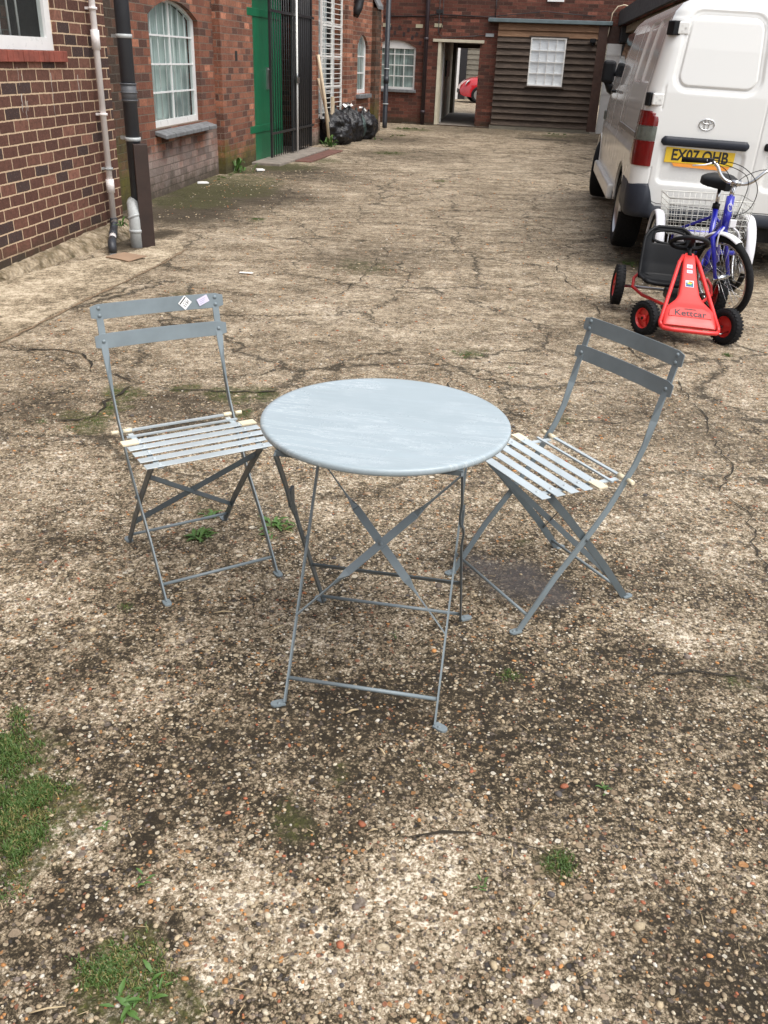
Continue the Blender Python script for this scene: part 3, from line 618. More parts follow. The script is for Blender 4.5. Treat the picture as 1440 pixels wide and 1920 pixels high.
# rough footing
ft = MB(); r = random.Random(3)
nS, nP = 90, 7; grid = []
for i in range(nS + 1):
    s = -3.5 + (2.17 + 3.5) * i / nS; wdt = .05 + .22 * max(0, min(1, (s + .3) / 2.3))
    for j in range(nP + 1):
        t = j / nP; yy = -wdt * (t ** .8) - (.0 if j else -.02); zz = .075 + .03 * max(0, s / 2.2) - (t ** 1.8) * (.10 + .02)
        q = Vector((s, yy, zz)); nn = noise.noise(q * 9) * .035 + noise.noise(q * 30) * .020
        grid.append((s + nn, yy + nn, zz + (nn if j else 0)))
ft.smooth = False
ft.add(grid, [(i * (nP + 1) + j, (i + 1) * (nP + 1) + j, (i + 1) * (nP + 1) + j + 1, i * (nP + 1) + j + 1) for i in range(nS) for j in range(nP)])
def rubble():
    m = N('rubble footing'); n = m.noise(9, 7, .7); v = m.vor(26)
    c = m.ramp(n, [(.3, (.05, .045, .02)), (.45, (.16, .12, .07)), (.6, (.36, .29, .20)), (.8, (.52, .45, .35))]); c = m.mix(m.mrange(v.outputs['Distance'], .0, .5, .5, 0), c, (.44, .37, .27))
    m.col(c); m.rough(.95); m.bump(m.math('ADD', v.outputs['Distance'], n), 1, .02); return m.mat
M['rubble'] = rubble()
ft.build('footing', M['rubble'], A, recalc=False)

# --- workshop: arched window wall (B), pier + door (P), grille wall (C): one building
brB = brick_mat('old red brick', (.215, .085, .055), (.30, .125, .075), (.095, .055, .045), (.20, .16, .125), ms=.010, pale=.95, darkfrac=.3, stain=.35)
brP = brick_mat('old red brick of pier', (.235, .095, .060), (.33, .14, .085), (.11, .058, .045), (.24, .19, .15), ms=.010, moss=.75, pale=.2, darkfrac=.25, stain=.2, offs=(.1, .03))
brC = brick_mat('old red brick far', (.24, .095, .06), (.33, .14, .085), (.12, .062, .048), (.33, .26, .20), ms=.010, pale=.5, darkfrac=.2, stain=.25, offs=(.05, .01))
brS = brick_mat('dark damp brick', (.11, .055, .035), (.14, .075, .05), (.06, .045, .035), (.13, .11, .085), ms=.010, moss=1.4, stain=.5)
azB, azP, azG, azC = .10125, .125, .178, .24093
Bo = (-2.775, 9.466)
B = frame_thing('brick_workshop', 'long red brick workshop with arched white windows and green door', 'building', Bo, azB)
def sub(o, az):   # matrix from the world frame of (o, az) into B's local frame
    Mw = Matrix.Translation((o[0], o[1], 0)) @ Matrix.Rotation(math.pi / 2 - az, 4, 'Z')
    Mb = Matrix.Translation((Bo[0], Bo[1], 0)) @ Matrix.Rotation(math.pi / 2 - azB, 4, 'Z')
    return Mb.inverted() @ Mw
def xf(o, Mx):
    o.data.transform(Mx)
    for c in o.children: xf(c, Mx)
    return o
wall(B, brB, .42, 3.75, -.05, 4.6, [(1.0, 2.70, .70, 1.80, .17)], rev=.10)
wall(B, brS, -3.0, .42, -.05, 4.6, [], y=-.012)
window(B, 1.0, 2.70, .70, 1.80, .17, cols=2, rows=4, y=.06, fw=.065, gb=.018, curtain=M['net'], cy=.05, bars=[1.28, 1.5, 1.72, 2.0, 2.22, 2.44], bary=-.03, room=True)
m = MB()
for k in range(6):
    x0 = .96 + 1.90 * k / 6; m.prism([(x0, .655), (x0 + 1.90 / 6 - .006, .655), (x0 + 1.90 / 6 - .006, .700), (x0, .700)], -.13 - random.uniform(0, .01), .07, M=Matrix.Translation((0, 0, 0)) @ Matrix.Shear('XY', 4, (0, 0)) if False else None)
for i, v in enumerate(m.v):
    if v[1] < 0: m.v[i] = (v[0], v[1], v[2] - .055)
m.build('window_sill', M['slate'], B, bevel=.008)
# P section
MP = sub((-2.343, 12.739), azP); MG = sub((-2.0, 14.536), azG); MC = sub((-1.80, 16.60), azC)
def P_(o): return xf(o, MP)
def G_(o): return xf(o, MG)
def C_(o): return xf(o, MC)
m = MB(); m.box(0, 1.62, 0, .55, -.05, 4.6); brPx = m.build('wall', brP, B); P_(brPx)
m = MB(); m.box(.62, .72, -.004, .05, 1.38, 1.50); P_(m.build('wall_hole', M['dark'], B))
# doorway: head above, deep reveal, green leaf, dark interior
G_(wall(B, brC, -.62, 2.35, 2.62, 4.6, [], y=.0))
m = MB(); m.box(-.62, 2.33, .02, .16, 2.30, 2.62); G_(m.build('door_lintel', M['white_paint'], B))
m = MB(); m.box(-.60, 1.05, .10, .15, .03, 2.30); gd = m.build('door', M['green'], B)
m = MB(); m.box(-.58, 1.0, .085, .10, .42, .52); m.build('door_ledge', M['green'], gd, bevel=.004); m = MB(); m.box(-.58, 1.0, .085, .10, 1.95, 2.05); m.build('door_ledge', M['green'], gd, bevel=.004)
m = MB(); m.box(.27, .33, .07, .10, 1.0, 1.3); m.tube([(.30, .06, 1.05), (.30, .04, 1.10), (.30, .04, 1.25), (.30, .075, 1.28)], .010); m.build('door_handle', M['steel'], gd)
G_(gd)
m = MB(); m.box(1.05, 2.33, .55, .58, 0, 2.62); m.box(1.05, 1.07, .16, .58, 0, 2.3); m.box(-.6, 2.33, .16, .58, 2.3, 2.62); G_(m.build('doorway_interior', M['dark'], B))
m = MB(); m.box(-.55, 2.4, -.35, .55, -.02, .035); G_(m.build('door_step', M['concrete'], B, bevel=.01))
m = MB(); m.box(.2, 2.3, -.62, -.36, -.02, .02); G_(m.build('door_step', simple('red step tile', (.13, .06, .045), .8, var=.3), B, bevel=.01))
# security gate
gt = MB()
gx = [-.02 + .118 * k for k in range(20)]

m = MB(); m.box(-.08, 2.33, -.085, -.072, .385, .42); m.box(-.08, 2.33, -.085, -.072, 2.02, 2.055)
for xx in (-.04, 1.08, 1.17, 2.2): m.box(xx, xx + .045, -.075, -.045, .06, 2.75)
gate = m.build('security_gate', M['black_paint'], B)
for k in range(1, 19):
    if k in (9, 10): continue
    x = -.02 + .118 * k; m = MB(); m.tube([(x, -.06, .06), (x, -.06, 2.75)], .0075, 6); m.build('bar', M['black_paint'], gate)
m = MB(); m.box(1.28, 2.22, -.04, -.035, .1, 2.3); m.build('mesh_panel', M['black_paint'], gate)
m = MB(); m.tube([(1.245, -.10, .03), (1.245, -.10, 2.3)], .017, 8); m.build('white_post', M['white_paint'], gate)
m = MB(); m.box(1.17, 1.30, -.13, -.10, 1.08, 1.16); m.tube([(1.15, -.13, 1.1), (1.12, -.14, 1.22)], .012, 6); m.build('lock', M['steel'], gate)
G_(gate)
# C wall
C_(wall(B, brC, .22, 1.22, -.05, 4.6, [], thick=.6)); C_(wall(B, brC, 1.22, 2.50, -.05, 4.6, [(1.221, 2.499, .42, 2.9)], y=.04, rev=.16))
C_(wall(B, brC, 2.50, 2.88, -.05, 4.6, [], y=-.14, thick=.4)); C_(wall(B, brC, 2.88, 5.63, -.05, 4.6, [(3.70, 4.46, .81, 1.68, .22)], rev=.10))
m = MB(); m.box(4.74, 5.12, -.10, .2, -.05, 2.42); C_(m.build('buttress', brS, B))
m = MB(); m.add([(4.72, -.13, 2.40), (5.14, -.13, 2.40), (5.14, 0, 2.62), (4.72, 0, 2.62), (4.72, -.13, 2.46), (5.14, -.13, 2.46), (5.14, 0, 2.68), (4.72, 0, 2.68)], [(0, 1, 2, 3), (4, 5, 6, 7), (0, 1, 5, 4), (1, 2, 6, 5), (3, 0, 4, 7)]); C_(m.build('coping', M['slate'], B))
m = MB(); m.quad((5.63, .3, -.05), (5.63, 6, -.05), (5.63, 6, 4.6), (5.63, .3, 4.6)); C_(m.build('wall', brC, B, recalc=False))
C_(window(B, 3.70, 4.46, .81, 1.68, .22, cols=1, rows=3, y=.05, fw=.075, gb=.025, curtain=M['net'], cy=.06, bars=[3.88, 4.01, 4.14, 4.27], bary=-.03))
m = MB(); m.box(3.64, 4.55, -.09, .06, .72, .80); C_(m.build('window_sill', M['slate'], B, bevel=.01))
# grille over tall window
wo = window(B, 1.28, 2.46, .44, 2.88, cols=2, rows=6, y=.10, fw=.06, gb=.03, curtain=M['whitenet'], cy=.12)
C_(wo)
m = MB()
for x in (1.27, 1.88, 2.47): m.box(x - .022, x + .022, -.05, -.02, .46, 2.88)
for z in (.46, .98, 1.48, 1.98, 2.48): m.box(1.25, 2.49, -.05, -.018, z - .016, z + .016)
gr = m.build('window_grille', M['white_paint'], B)
m = MB()
z = .54
while z < 2.86: m.box(1.27, 2.47, -.040, -.030, z - .006, z + .006); z += .082
m.build('grille_wires', M['white_paint'], gr)
m = MB(); m.box(1.12, 1.27, -.045, -.025, 1.47, 1.49); m.build('grille_bracket', M['white_paint'], gr)
C_(gr)
m = MB(); m.box(-14, 7, -.25, 6, 4.6, 4.72); m.build('roof', M['rooftile'], B)

# --- end building D with passage
brD = brick_mat('dull red brick', (.135, .050, .036), (.175, .066, .045), (.075, .038, .03), (.19, .13, .095), ms=.008, bw=.225, rh=.076, darkfrac=.25, stain=.45)
Do, azD = (-.3425, 25.0443), 1.7862
D = frame_thing('passage_building', 'red brick building across the end of the yard with an open passage', 'building', Do, azD)
wall(D, brD, -3.0, 2.72, -.05, 5.6, [(-.42, .69, .80, 1.74, .17), (1.25, 2.30, .02, 1.90, 0, .3)], rev=.1)
wall(D, brD, 2.72, 9.0, 2.3, 5.6, [], y=.02)
m = MB(); m.box(-3, 9, -.2, 6.5, 5.6, 5.7); m.build('roof', M['rooftile'], D)
window(D, -.42, .69, .80, 1.74, .17, cols=4, rows=4, y=.05, fw=.055, gb=.022, mat=M['white_paint'], curtain=M['net'], cy=.05, headpanel=True)
m = MB(); m.box(-.5, .74, -.06, .06, .73, .80); m.build('window_sill', M['slate'], D, bevel=.01)
m = MB()
for k, (x, z) in enumerate(arch_pts(-.5, .77, 1.80, .20, 12)):
    th = (k - 6) * -.055
    for row in (0, 1):
        if (k + row) % 2: continue
        m.box(-.032, .032, -.006, .02, .02, .11, M=Matrix.Translation((x, 0, z + .125 * row)) @ Matrix.Rotation(th * -1, 4, 'Y'))
m.build('arch_brick', simple('blue black brick', (.03, .018, .018), .8, var=.3), D)
m = MB(); m.box(1.12, 2.40, -.05, .28, 1.90, 1.965); m.build('lintel', simple('cream lintel', (.55, .50, .38), .7), D, bevel=.005)
m = MB(); m.box(1.255, 1.33, -.02, .30, .02, 1.90); m.build('door_jamb', M['creamwall'], D)
# corridor
m = MB(); m.quad((1.30, .3, .02), (.62, 6.2, .02), (.62, 6.2, 2.0), (1.30, .3, 2.0)); m.build('passage_wall', M['creamwall'], D, recalc=False)
m = MB(); m.quad((2.45, .3, .02), (2.2, 6.2, .02), (2.2, 6.2, 2.0), (2.45, .3, 2.0)); m.box(2.30, 2.62, .28, .3, 0, 2.0); m.build('passage_wall', brD, D, recalc=False)
m = MB(); m.box(.4, 3.4, .3, 6.2, 1.98, 2.05); m.build('passage_ceiling', M['timber_brown'], D)
m = MB(); m.box(.4, 3.4, .0, 6.2, .015, .03); m.build('passage_floor', M['concrete'], D)
m = MB(); m.box(.62, .76, 5.9, 6.2, .0, 2.0); m.box(.6, 2.4, 6.1, 6.2, 1.86, 2.0); m.build('door_frame', simple('dark stained frame', (.11, .095, .07), .7), D)
m = MB(); m.box(1.06, 1.13, 2.2, 2.7, 1.1, 1.5); m.build('meter_box', M['black_paint'], D)
m = MB(); m.box(1.20, 1.27, .85, .95, .03, 2.0); m.build('door_edge', M['white_paint'], D)
# vents, cables
m = MB(); m.box(.66, .84, -.012, .02, 2.19, 2.27); m.box(-.22, .02, -.012, .02, 2.19, 2.27); m.box(1.13, 1.33, -.012, .02, 2.22, 2.30); m.build('air_vent', simple('pale vent', (.42, .38, .26), .7), D)
m = MB(); m.box(1.16, 1.32, -.03, .02, 2.52, 2.60); m.build('junction_box', M['black_paint'], D)
m = MB(); m.box(2.42, 2.62, -.04, .02, 2.05, 2.12); m.build('bulkhead_lamp', M['greypipe'], D)
m = MB(); m.tube([(1.24, -.02, 2.9), (1.24, -.02, 2.1), (1.35, -.02, 1.99), (1.8, -.02, 2.02), (2.4, -.02, 2.08)], .009, 6); m.tube([(1.33, -.02, 2.9), (1.33, -.02, 2.3), (1.26, -.02, 2.1)], .007, 6)
m.tube([(-1.5, -.02, 2.52), (-.2, -.02, 2.42), (.9, -.02, 2.45), (1.2, -.02, 2.5), (2.4, -.02, 2.47), (3.8, -.01, 2.62), (5.0, -.01, 2.55)], .009, 6); m.tube([(2.62, -.02, 2.95), (2.62, -.02, 2.4)], .01, 6); m.build('cable', M['black_paint'], D)
m = MB(); m.tube([(5.36, -.10, 2.35), (5.38, -.10, 2.62), (5.48, -.08, 2.76), (5.62, -.05, 2.80), (5.9, -.03, 2.74), (6.08, -.03, 2.85), (6.12, -.02, 3.2)], .014, 8); m.tube([(5.36, -.16, 2.35), (5.33, -.16, 2.1), (5.2, -.16, 2.0), (5.12, -.16, 2.03)], .01, 6); m.build('cable', M['timberpale'], D)
m = MB(); m.box(3.83, 4.22, -.02, .03, 2.83, 3.2); m.build('wall_sign', M['sign_white'], D)
m = MB(); m.box(-3, 2.7, -.015, .0, 2.44, 2.475); m.build('brick_band', brD, D)

# --- timber shed
S = frame_thing('timber_shed', 'lean-to shed clad in dark weathered boards at the end of the yard', 'shed', Do, azD)
m = MB(); z = .10; k = 0
while z < 2.02:
    for xa, xb in ((2.735, 3.545), (4.405, 5.12)) if 1.0 < z + .07 < 2.06 else ((2.735, 5.12),):
        j = random.uniform(-.004, .004)
        m.add([(xa, -.175 + j, z + j), (xb, -.175 + j, z - j), (xb, -.115, z + .150), (xa, -.115, z + .150), (xa, -.12 + j, z + .004), (xb, -.12 + j, z + .004)], [(0, 1, 2, 3), (0, 4, 5, 1), (0, 3, 4), (1, 5, 2)])
    z += .143
m.box(2.735, 5.12, -.11, 0, 0.0, 2.35)
m.build('cladding', M['boards'], S, recalc=False)
m = MB()
for z in (2.07, 2.21): m.add([(2.735, -.165, z), (5.12, -.165, z), (5.12, -.125, z + .15), (2.735, -.125, z + .15), (2.735, -.13, z), (5.12, -.13, z)], [(0, 1, 2, 3), (0, 4, 5, 1)])
m.build('fascia_board', M['boards_new'], S, recalc=False)
m = MB(); m.box(5.12, 5.34, -.17, 0, .05, 2.36); m.build('corner_post', M['timber_brown'], S, bevel=.005)
m = MB(); m.box(2.48, 5.42, -.24, .02, 2.365, 2.45); m.build('gutter', M['fascia'], S, bevel=.01)
m = MB(); m.box(2.70, 5.2, -.16, -.10, .0, .09); m.build('base_board', M['boards_far'], S)
window(S, 3.55, 4.40, 1.02, 2.07, cols=4, rows=4, y=-.165, fw=.03, gb=.013, mat=M['white_paint'], curtain=M['whitenet'], cy=.022, room=False, pane=glass('clear pane', (.97, .98, .98), .08))
m = MB(); m.box(3.50, 4.45, -.20, -.11, .985, 1.018); m.box(3.50, 4.45, -.175, -.11, 2.072, 2.10); m.build('window_sill', M['boards'], S)
m = MB(); m.box(4.95, 5.08, -.27, -.17, 1.99, 2.08); m.box(4.99, 5.04, -.20, -.15, 1.93, 2.0); m.build('security_lamp', M['black_plastic'], S, bevel=.008)

# --- outbuilding E on the right, beyond the van
p0 = D.matrix_basis @ Vector((5.86, -.1, 0)); azE = .135 + math.pi      # runs back towards the camera
brE = brick_mat('brown yellow brick', (.17, .105, .065), (.21, .14, .09), (.09, .06, .045), (.22, .17, .12), stain=.4)
Eb = frame_thing('brick_outbuilding', 'low brick outbuilding with dark sloping roof behind the van', 'building', (p0.x, p0.y), azE)
wall(Eb, brE, 0, 11.2, -.05, 2.45, [])
m = MB(); m.quad((11.2, .3, 0), (11.2, 5, 0), (11.2, 5, 2.45), (11.2, .3, 2.45)); m.build('wall', brE, Eb, recalc=False)
_i = Eb.matrix_basis.inverted() @ D.matrix_basis
m = MB(); m.box(5.36, 5.70, -.10, -.05, .02, 1.99); m.box(5.36, 5.70, -.115, -.10, 1.74, 1.80); m.box(5.36, 5.70, -.115, -.10, .9, .98); m.build('door', M['white_paint'], Eb).data.transform(_i)
m = MB(); m.box(5.34, 5.90, -.05, .1, 1.99, 2.36); m.build('door_head', M['timber_brown'], Eb).data.transform(_i)
m = MB(); m.box(5.70, 5.82, -.16, -.05, 0, 2.36); m.build('door_post', M['black_paint'], Eb).data.transform(_i)
m = MB(); m.tube([(1.95, -.05, 1.5), (1.95, -.05, 2.4)], .022, 8); m.tube([(1.42, -.05, 1.1), (1.42, -.05, 1.8)], .015, 8); m.build('waste_pipe', M['upvc'], Eb)
m = MB(); m.box(-.05, 11.3, -.14, .0, 2.22, 2.36); m.build('eaves_board', simple('weathered eaves board', (.22, .18, .13), .8, var=.3), Eb)
m = MB(); m.box(-.45, 11.32, -.31, -.26, 2.37, 2.68); m.build('fascia', M['roofing'], Eb)
m = MB(); m.add([(-.1, -.30, 2.40), (11.35, -.30, 2.40), (11.35, 3.5, 4.0), (-.1, 3.5, 4.0), (-.1, -.30, 2.47), (11.35, -.30, 2.47), (11.35, 3.5, 4.07), (-.1, 3.5, 4.07)], [(0, 1, 2, 3), (4, 5, 6, 7), (0, 1, 5, 4), (1, 2, 6, 5), (2, 3, 7, 6), (3, 0, 4, 7)]); m.build('roof', M['roofing'], Eb)
m = MB(); m.box(-.25, .25, -.25, -.02, 2.02, 2.36); m.build('gutter_hopper', M['black_paint'], Eb, bevel=.02)

# --- beyond the passage
fp = D.matrix_basis
Fb = thing('weatherboard_house', 'grey weatherboarded house seen through the passage', 'building', (2.95, 43.5, 0), -.05)
m = MB(); z = 0
while z < 5: m.add([(-.1, -.03, z), (8, -.03, z), (8, 0, z + .21), (-.1, 0, z + .21), (-.1, 0, z), (8, 0, z)], [(0, 1, 2, 3), (0, 4, 5, 1)]); z += .2
m.build('cladding', M['boards_far'], Fb, recalc=False)
m = MB(); m.box(-.42, -.1, -.12, .1, 0, 5); m.build('downpipe', M['black_paint'], Fb)
m = MB(); m.box(-1.5, -.42, -.3, .1, 0, 5); m.build('wall', M['white_paint'], Fb)
m = MB(); m.box(-.7, -.6, -.36, -.3, .5, 1.0); m.build('door_handle', M['black_paint'], Fb)
m = MB(); m.box(-8, -1.5, -.3, .1, 0, 4); m.build('wall', brE, Fb)

# small red car, facing left, seen through the passage
car = thing('parked_car', 'small rounded red car seen through the passage', 'car', (2.37, 40.4, 0), .05)
def profile_body():
    # x forward = -x (front at left)
    st = [(0, .42, .50), (.05, .30, .66), (.18, .24, .78), (.45, .22, .92), (.9, .22, 1.0), (1.2, .22, 1.06), (1.6, .22, 1.10), (2.5, .22, 1.10), (3.2, .22, 1.06), (3.7, .24, .90), (4.0, .35, .66), (4.05, .42, .5)]
    m = MB(); m.smooth = True; n = 18; rows = []
    for x, zb, zt in st:
        wv = .86 * (min(1, .62 + 1.1 * x) if x < .5 else (min(1, .62 + 1.1 * (4.05 - x)) if x > 3.6 else 1)); row = []
        for k in range(n + 1):
            a = math.pi * k / n; y = -wv * math.copysign(abs(math.cos(a)) ** .45, math.cos(a)); z = zb + (zt - zb) * math.sin(a) ** .5
            row.append((x, y, z))
        rows.append(row)
    vs = [v for r_ in rows for v in r_]; m.add(vs, [(i * (n + 1) + k, i * (n + 1) + k + 1, (i + 1) * (n + 1) + k + 1, (i + 1) * (n + 1) + k) for i in range(len(st) - 1) for k in range(n)])
    m.add([v for v in rows[0]], [tuple(range(n + 1))]); m.add([v for v in rows[-1]], [tuple(range(n + 1))])
    return m
pb = profile_body(); body = pb.build('body', M['redcar'], car)
m = MB(); m.smooth = True; rows = []; st = [(1.15, 1.0, .02), (1.5, 1.28, .6), (1.9, 1.46, .9), (2.4, 1.50, 1), (3.0, 1.38, .85), (3.5, 1.08, .3), (3.7, .98, .02)]
for x, zt, q in st: rows.append([(x, -(.58 + .14 * (1 - math.sin(math.pi * k / 12))) * math.copysign(abs(math.cos(math.pi * k / 12)) ** .4, math.cos(math.pi * k / 12)), .95 + (zt - .95) * math.sin(math.pi * k / 12) ** .45) for k in range(13)])
m.add([v for r_ in rows for v in r_], [(i * 13 + k, i * 13 + k + 1, (i + 1) * 13 + k + 1, (i + 1) * 13 + k) for i in range(len(st) - 1) for k in range(12)]); m.build('roof', M['redcar'], car)
m = MB(); m.smooth = True; m.add([(1.17, -.45, 1.02), (1.17, .45, 1.02), (1.55, .40, 1.33), (1.55, -.40, 1.33)], [(0, 1, 2, 3)]); m.box(1.5, 2.3, -.735, -.73, 1.05, 1.35); m.build('window', M['darkglass'], car)
for x in (.75, 3.25):
    for sy in (-1, 1):
        Mx = Matrix.Translation((x, sy * .80, .31)) @ Matrix.Rotation(R(90), 4, 'X'); m = MB(); m.smooth = True; m.lathe([(.20, -.10), (.29, -.10), (.31, -.06), (.31, .06), (.29, .10), (.20, .10)], Mx, 28, closed=True); wh = m.build('wheel', M['rubber'], car)
        m = MB(); m.lathe([(.0, -.09), (.2, -.085), (.2, .085), (0, .09)], Mx, 20); m.build('rim', M['steel'], wh)
for sy in (-1, 1):
    m = MB(); m.smooth = True; Mx = Matrix.Translation((.30, sy * .66, .72)) @ Matrix.Rotation(R(-48), 4, 'Y') @ Matrix.Rotation(sy * R(35), 4, 'X'); m.lathe([(.0, .05), (.07, .04), (.12, .015), (.13, -.03)], Mx, 20); m.build('headlight', simple('headlight lens', (.6, .62, .62), .1, coat=1) if sy < 0 else bpy.data.materials['headlight lens'], car)
m = MB(); m.box(-.01, .12, -.5, .5, .34, .50); m.build('grille', M['black_plastic'], car, bevel=.02)
m = MB(); m.tube([(1.2, -.80, .99), (1.15, -.92, 1.02)], .05, 10); m.build('mirror', M['redcar'], car)

# ---------------------------------------------------------------- drainpipes
def wp(frame, s, z, y): # point on a wall frame in world
    return frame.matrix_basis @ Vector((s, y, z))
def pipe_thing(name, label, cat, loc): return thing(name, label, cat, loc)
q = wp(A, 1.83, 0, -.055); t = pipe_thing('waste_pipe', 'thin pale pink pipe running down the dark brown brick wall', 'drainpipe', (q.x, q.y, 0))
m = MB(); m.tube([(0, 0, .115), (0, 0, 4.4)], .025, 14); m.build('pipe', M['pinkpipe'], t)
for z0, z1 in ((1.46, 1.60), (.36, .47)): m = MB(); m.tube([(0, 0, z0), (0, 0, z1)], .034, 14); m.build('collar', M['pinkpipe'], t)
for z, mt in ((1.75, 'pinkpipe'), (.98, 'pinkpipe'), (.555, 'greypipe')): m = MB(); m.tube([(0, 0, z - .009), (0, 0, z + .009)], .037, 14); m.box(-.07, 0, -.02, .02, z - .009, z + .009, M=Matrix.Rotation(-.1, 4, 'Z')); m.build('clip', M[mt], t)
e = G(212, 478) - Vector((q.x, q.y, 0)) + Vector((0, 0, 0)); e1 = Vector((e.x, e.y, .03)); d1 = Vector((e.x, e.y, 0))
m = MB(); m.tube([(0, 0, .15), (0, 0, .09), d1 * .45 + Vector((0, 0, .09)), d1 * .62 + Vector((0, 0, .09))], .033, 12); m.tube([d1 * .8 + Vector((0, 0, .09)), d1 * .97 + Vector((0, 0, .085)), d1 + Vector((0, 0, .06)), d1 + Vector((0, 0, .02))], .033, 12); m.build('elbow', M['castiron'], t)
m = MB(); m.tube([d1 * .6 + Vector((0, 0, .09)), d1 * .85 + Vector((0, 0, .09))], .028, 12); m.build('joint', M['pinkpipe'], t)
m = MB(); m.tube([d1 + Vector((0, 0, .04)), d1 + Vector((0, 0, -.1))], .026, 12); m.build('spigot', M['greypipe'], t)

bp = G(278, 462)
gp = G(270, 462) + Vector((-.03, .06, 0)); t = pipe_thing('downpipe', 'thick dark grey downpipe at the corner of the near building', 'drainpipe', (gp.x, gp.y, 0))
m = MB(); m.tube([(0, 0, .0), (0, 0, 4.4)], .056, 20); m.build('pipe', M['castiron'], t)
for z, mt in ((1.56, 'greypipe'), (.83, 'greypipe'),): m = MB(); m.tube([(0, 0, z - .014), (0, 0, z + .014)], .062, 20); m.box(-.16, 0, .0, .012, z - .012, z + .012, M=Matrix.Rotation(2.5 - math.pi, 4, 'Z')); m.build('bracket', M[mt], t)
m = MB(); m.tube([(0, 0, 1.10), (0, 0, 1.235)], .060, 20); m.tube([(0, 0, 1.11), (0, 0, 1.118)], .066, 20); m.tube([(0, 0, 1.165), (0, 0, 1.175)], .066, 20); m.tube([(0, 0, 1.225), (0, 0, 1.235)], .066, 20); m.build('socket', simple('mid grey pipe', (.10, .105, .115), .5), t)
t = tag(MB().build('x', M['brownwood']) if False else None, '') if False else None
m = MB(); m.box(-.055, .055, -.05, .05, -.02, .80); bo = m.build('brown_post', M['brownwood'], loc=(bp.x, bp.y, 0), rot=(0, 0, .35), bevel=.004); tag(bo, 'dark brown square timber post boxed round the foot of the downpipe', 'post')
sp = G(258, 463); t = pipe_thing('soil_pipe', 'short grey plastic stub pipe with rounded top behind the brown post', 'drainpipe', (sp.x, sp.y, 0))
m = MB(); m.tube([(0, 0, -.05), (0, 0, .22), (-.004, .01, .27), (-.012, .03, .31), (-.022, .06, .335), (-.03, .10, .34)], .052, 20); m.build('pipe', M['greypipe'], t)
m = MB(); m.tube([(0, 0, .12), (0, 0, .145)], .057, 20); m.tube([(0, 0, .235), (-.006, .004, .25)], .057, 20); m.build('collar', M['greypipe'], t)
q = G(721, 243); t = pipe_thing('downpipe', 'black downpipe at the far corner of the workshop', 'drainpipe', (q.x, q.y, 0))
m = MB(); m.tube([(0, -.05, .05), (0, 0, .18), (0, 0, 4.4)], .055, 14); m.build('pipe', M['castiron'], t)
for z in (.55, 1.28): m = MB(); m.tube([(0, 0, z - .012), (0, 0, z + .012)], .066, 14); m.build('bracket', M['greypipe'], t)
m = MB(); m.tube([(0, 0, .98), (0, 0, 1.12)], .063, 14); m.build('socket', M['castiron'], t)
q = wp(D, .955, 0, -.07); t = pipe_thing('downpipe', 'slim dark brown downpipe beside the passage opening', 'drainpipe', (q.x, q.y, 0))
m = MB(); m.tube([(0, 0, .0), (0, 0, 5.5)], .05, 12); m.build('pipe', simple('dark brown pipe', (.03, .018, .022), .5), t)
for z in (1.95, .3): m = MB(); m.tube([(0, 0, z - .04), (0, 0, z + .04)], .06, 12); m.build('collar', bpy.data.materials['dark brown pipe'], t)
# black outlet stub high on the workshop
q = (B.matrix_basis @ MC) @ Vector((3.40, -.12, 0)); t = pipe_thing('outlet_pipe', 'short black curved outlet pipe high on the workshop wall', 'drainpipe', (q.x, q.y, 0))
m = MB(); m.tube([(0, 0, 4.0), (0, 0, 2.5), (-.03, -.03, 2.35), (-.10, -.08, 2.22)], .085, 14); m.build('pipe', M['black_paint'], t)
# loose poles leaning by the grille
for i, (s0, z0, s1, z1, lb) in enumerate([(1.20, .05, 1.10, 1.50, 'pale timber pole leaning on the wall left of the white grille, taller of two'), (1.36, .05, 1.12, 1.12, 'pale timber pole leaning on the wall left of the white grille, shorter of two')]):
    Mw = B.matrix_basis @ MC; a0, a1 = Mw @ Vector((s0, -.22, z0)), Mw @ Vector((s1, -.03, z1)); m = MB(); m.tube([a0, (a0 + a1) / 2 + Vector((.02, 0, 0)), a1], .028, 8); tag(m.build('timber_pole', M['timberpale']), lb, 'pole')
m = MB(); Mw = B.matrix_basis @ MC; m.box(1.42, 1.56, -.20, -.17, .25, .82, M=Mw); tag(m.build('timber_board', M['timberpale']), 'short pale board standing behind the bin bags', 'board')

# bin bags
def binbag(px, py, rx, ry, h, label, mat, seed, neck=True):
    c = G(px, py); m = MB(); m.smooth = True; n, k = 56, 34; vs = []
    for i in range(k + 1):
        t = i / k; z = h * t; prof = (math.sin(min(1, t * 1.25 + .28) * math.pi * .62)) if t < .75 else None
        rr = (1 - abs(2 * t - .75) ** 2.4 * .55) if t < .82 else max(.10, 1 - .9 * ((t - .5) / .42))
        for j in range(n):
            a = 2 * math.pi * j / n; v = Vector((math.cos(a), math.sin(a), 0))
            q = Vector((v.x * 2.3 + seed * 7, v.y * 2.3, t * 3)); d = 1 + .30 * noise.noise(q) - .22 * abs(noise.noise(q * 2.1 + Vector((0, 0, 4)))) - .10 * abs(noise.noise(q * 5)) + .08
            vs.append((v.x * rx * rr * d, v.y * ry * rr * d, z + .03 * noise.noise(q * 3)))
    m.add(vs, [(i * n + j, i * n + (j + 1) % n, (i + 1) * n + (j + 1) % n, (i + 1) * n + j) for i in range(k) for j in range(n)])
    m.add(vs[-n:], [tuple(range(n))]); return m.build('bin_bag', mat, loc=c), label
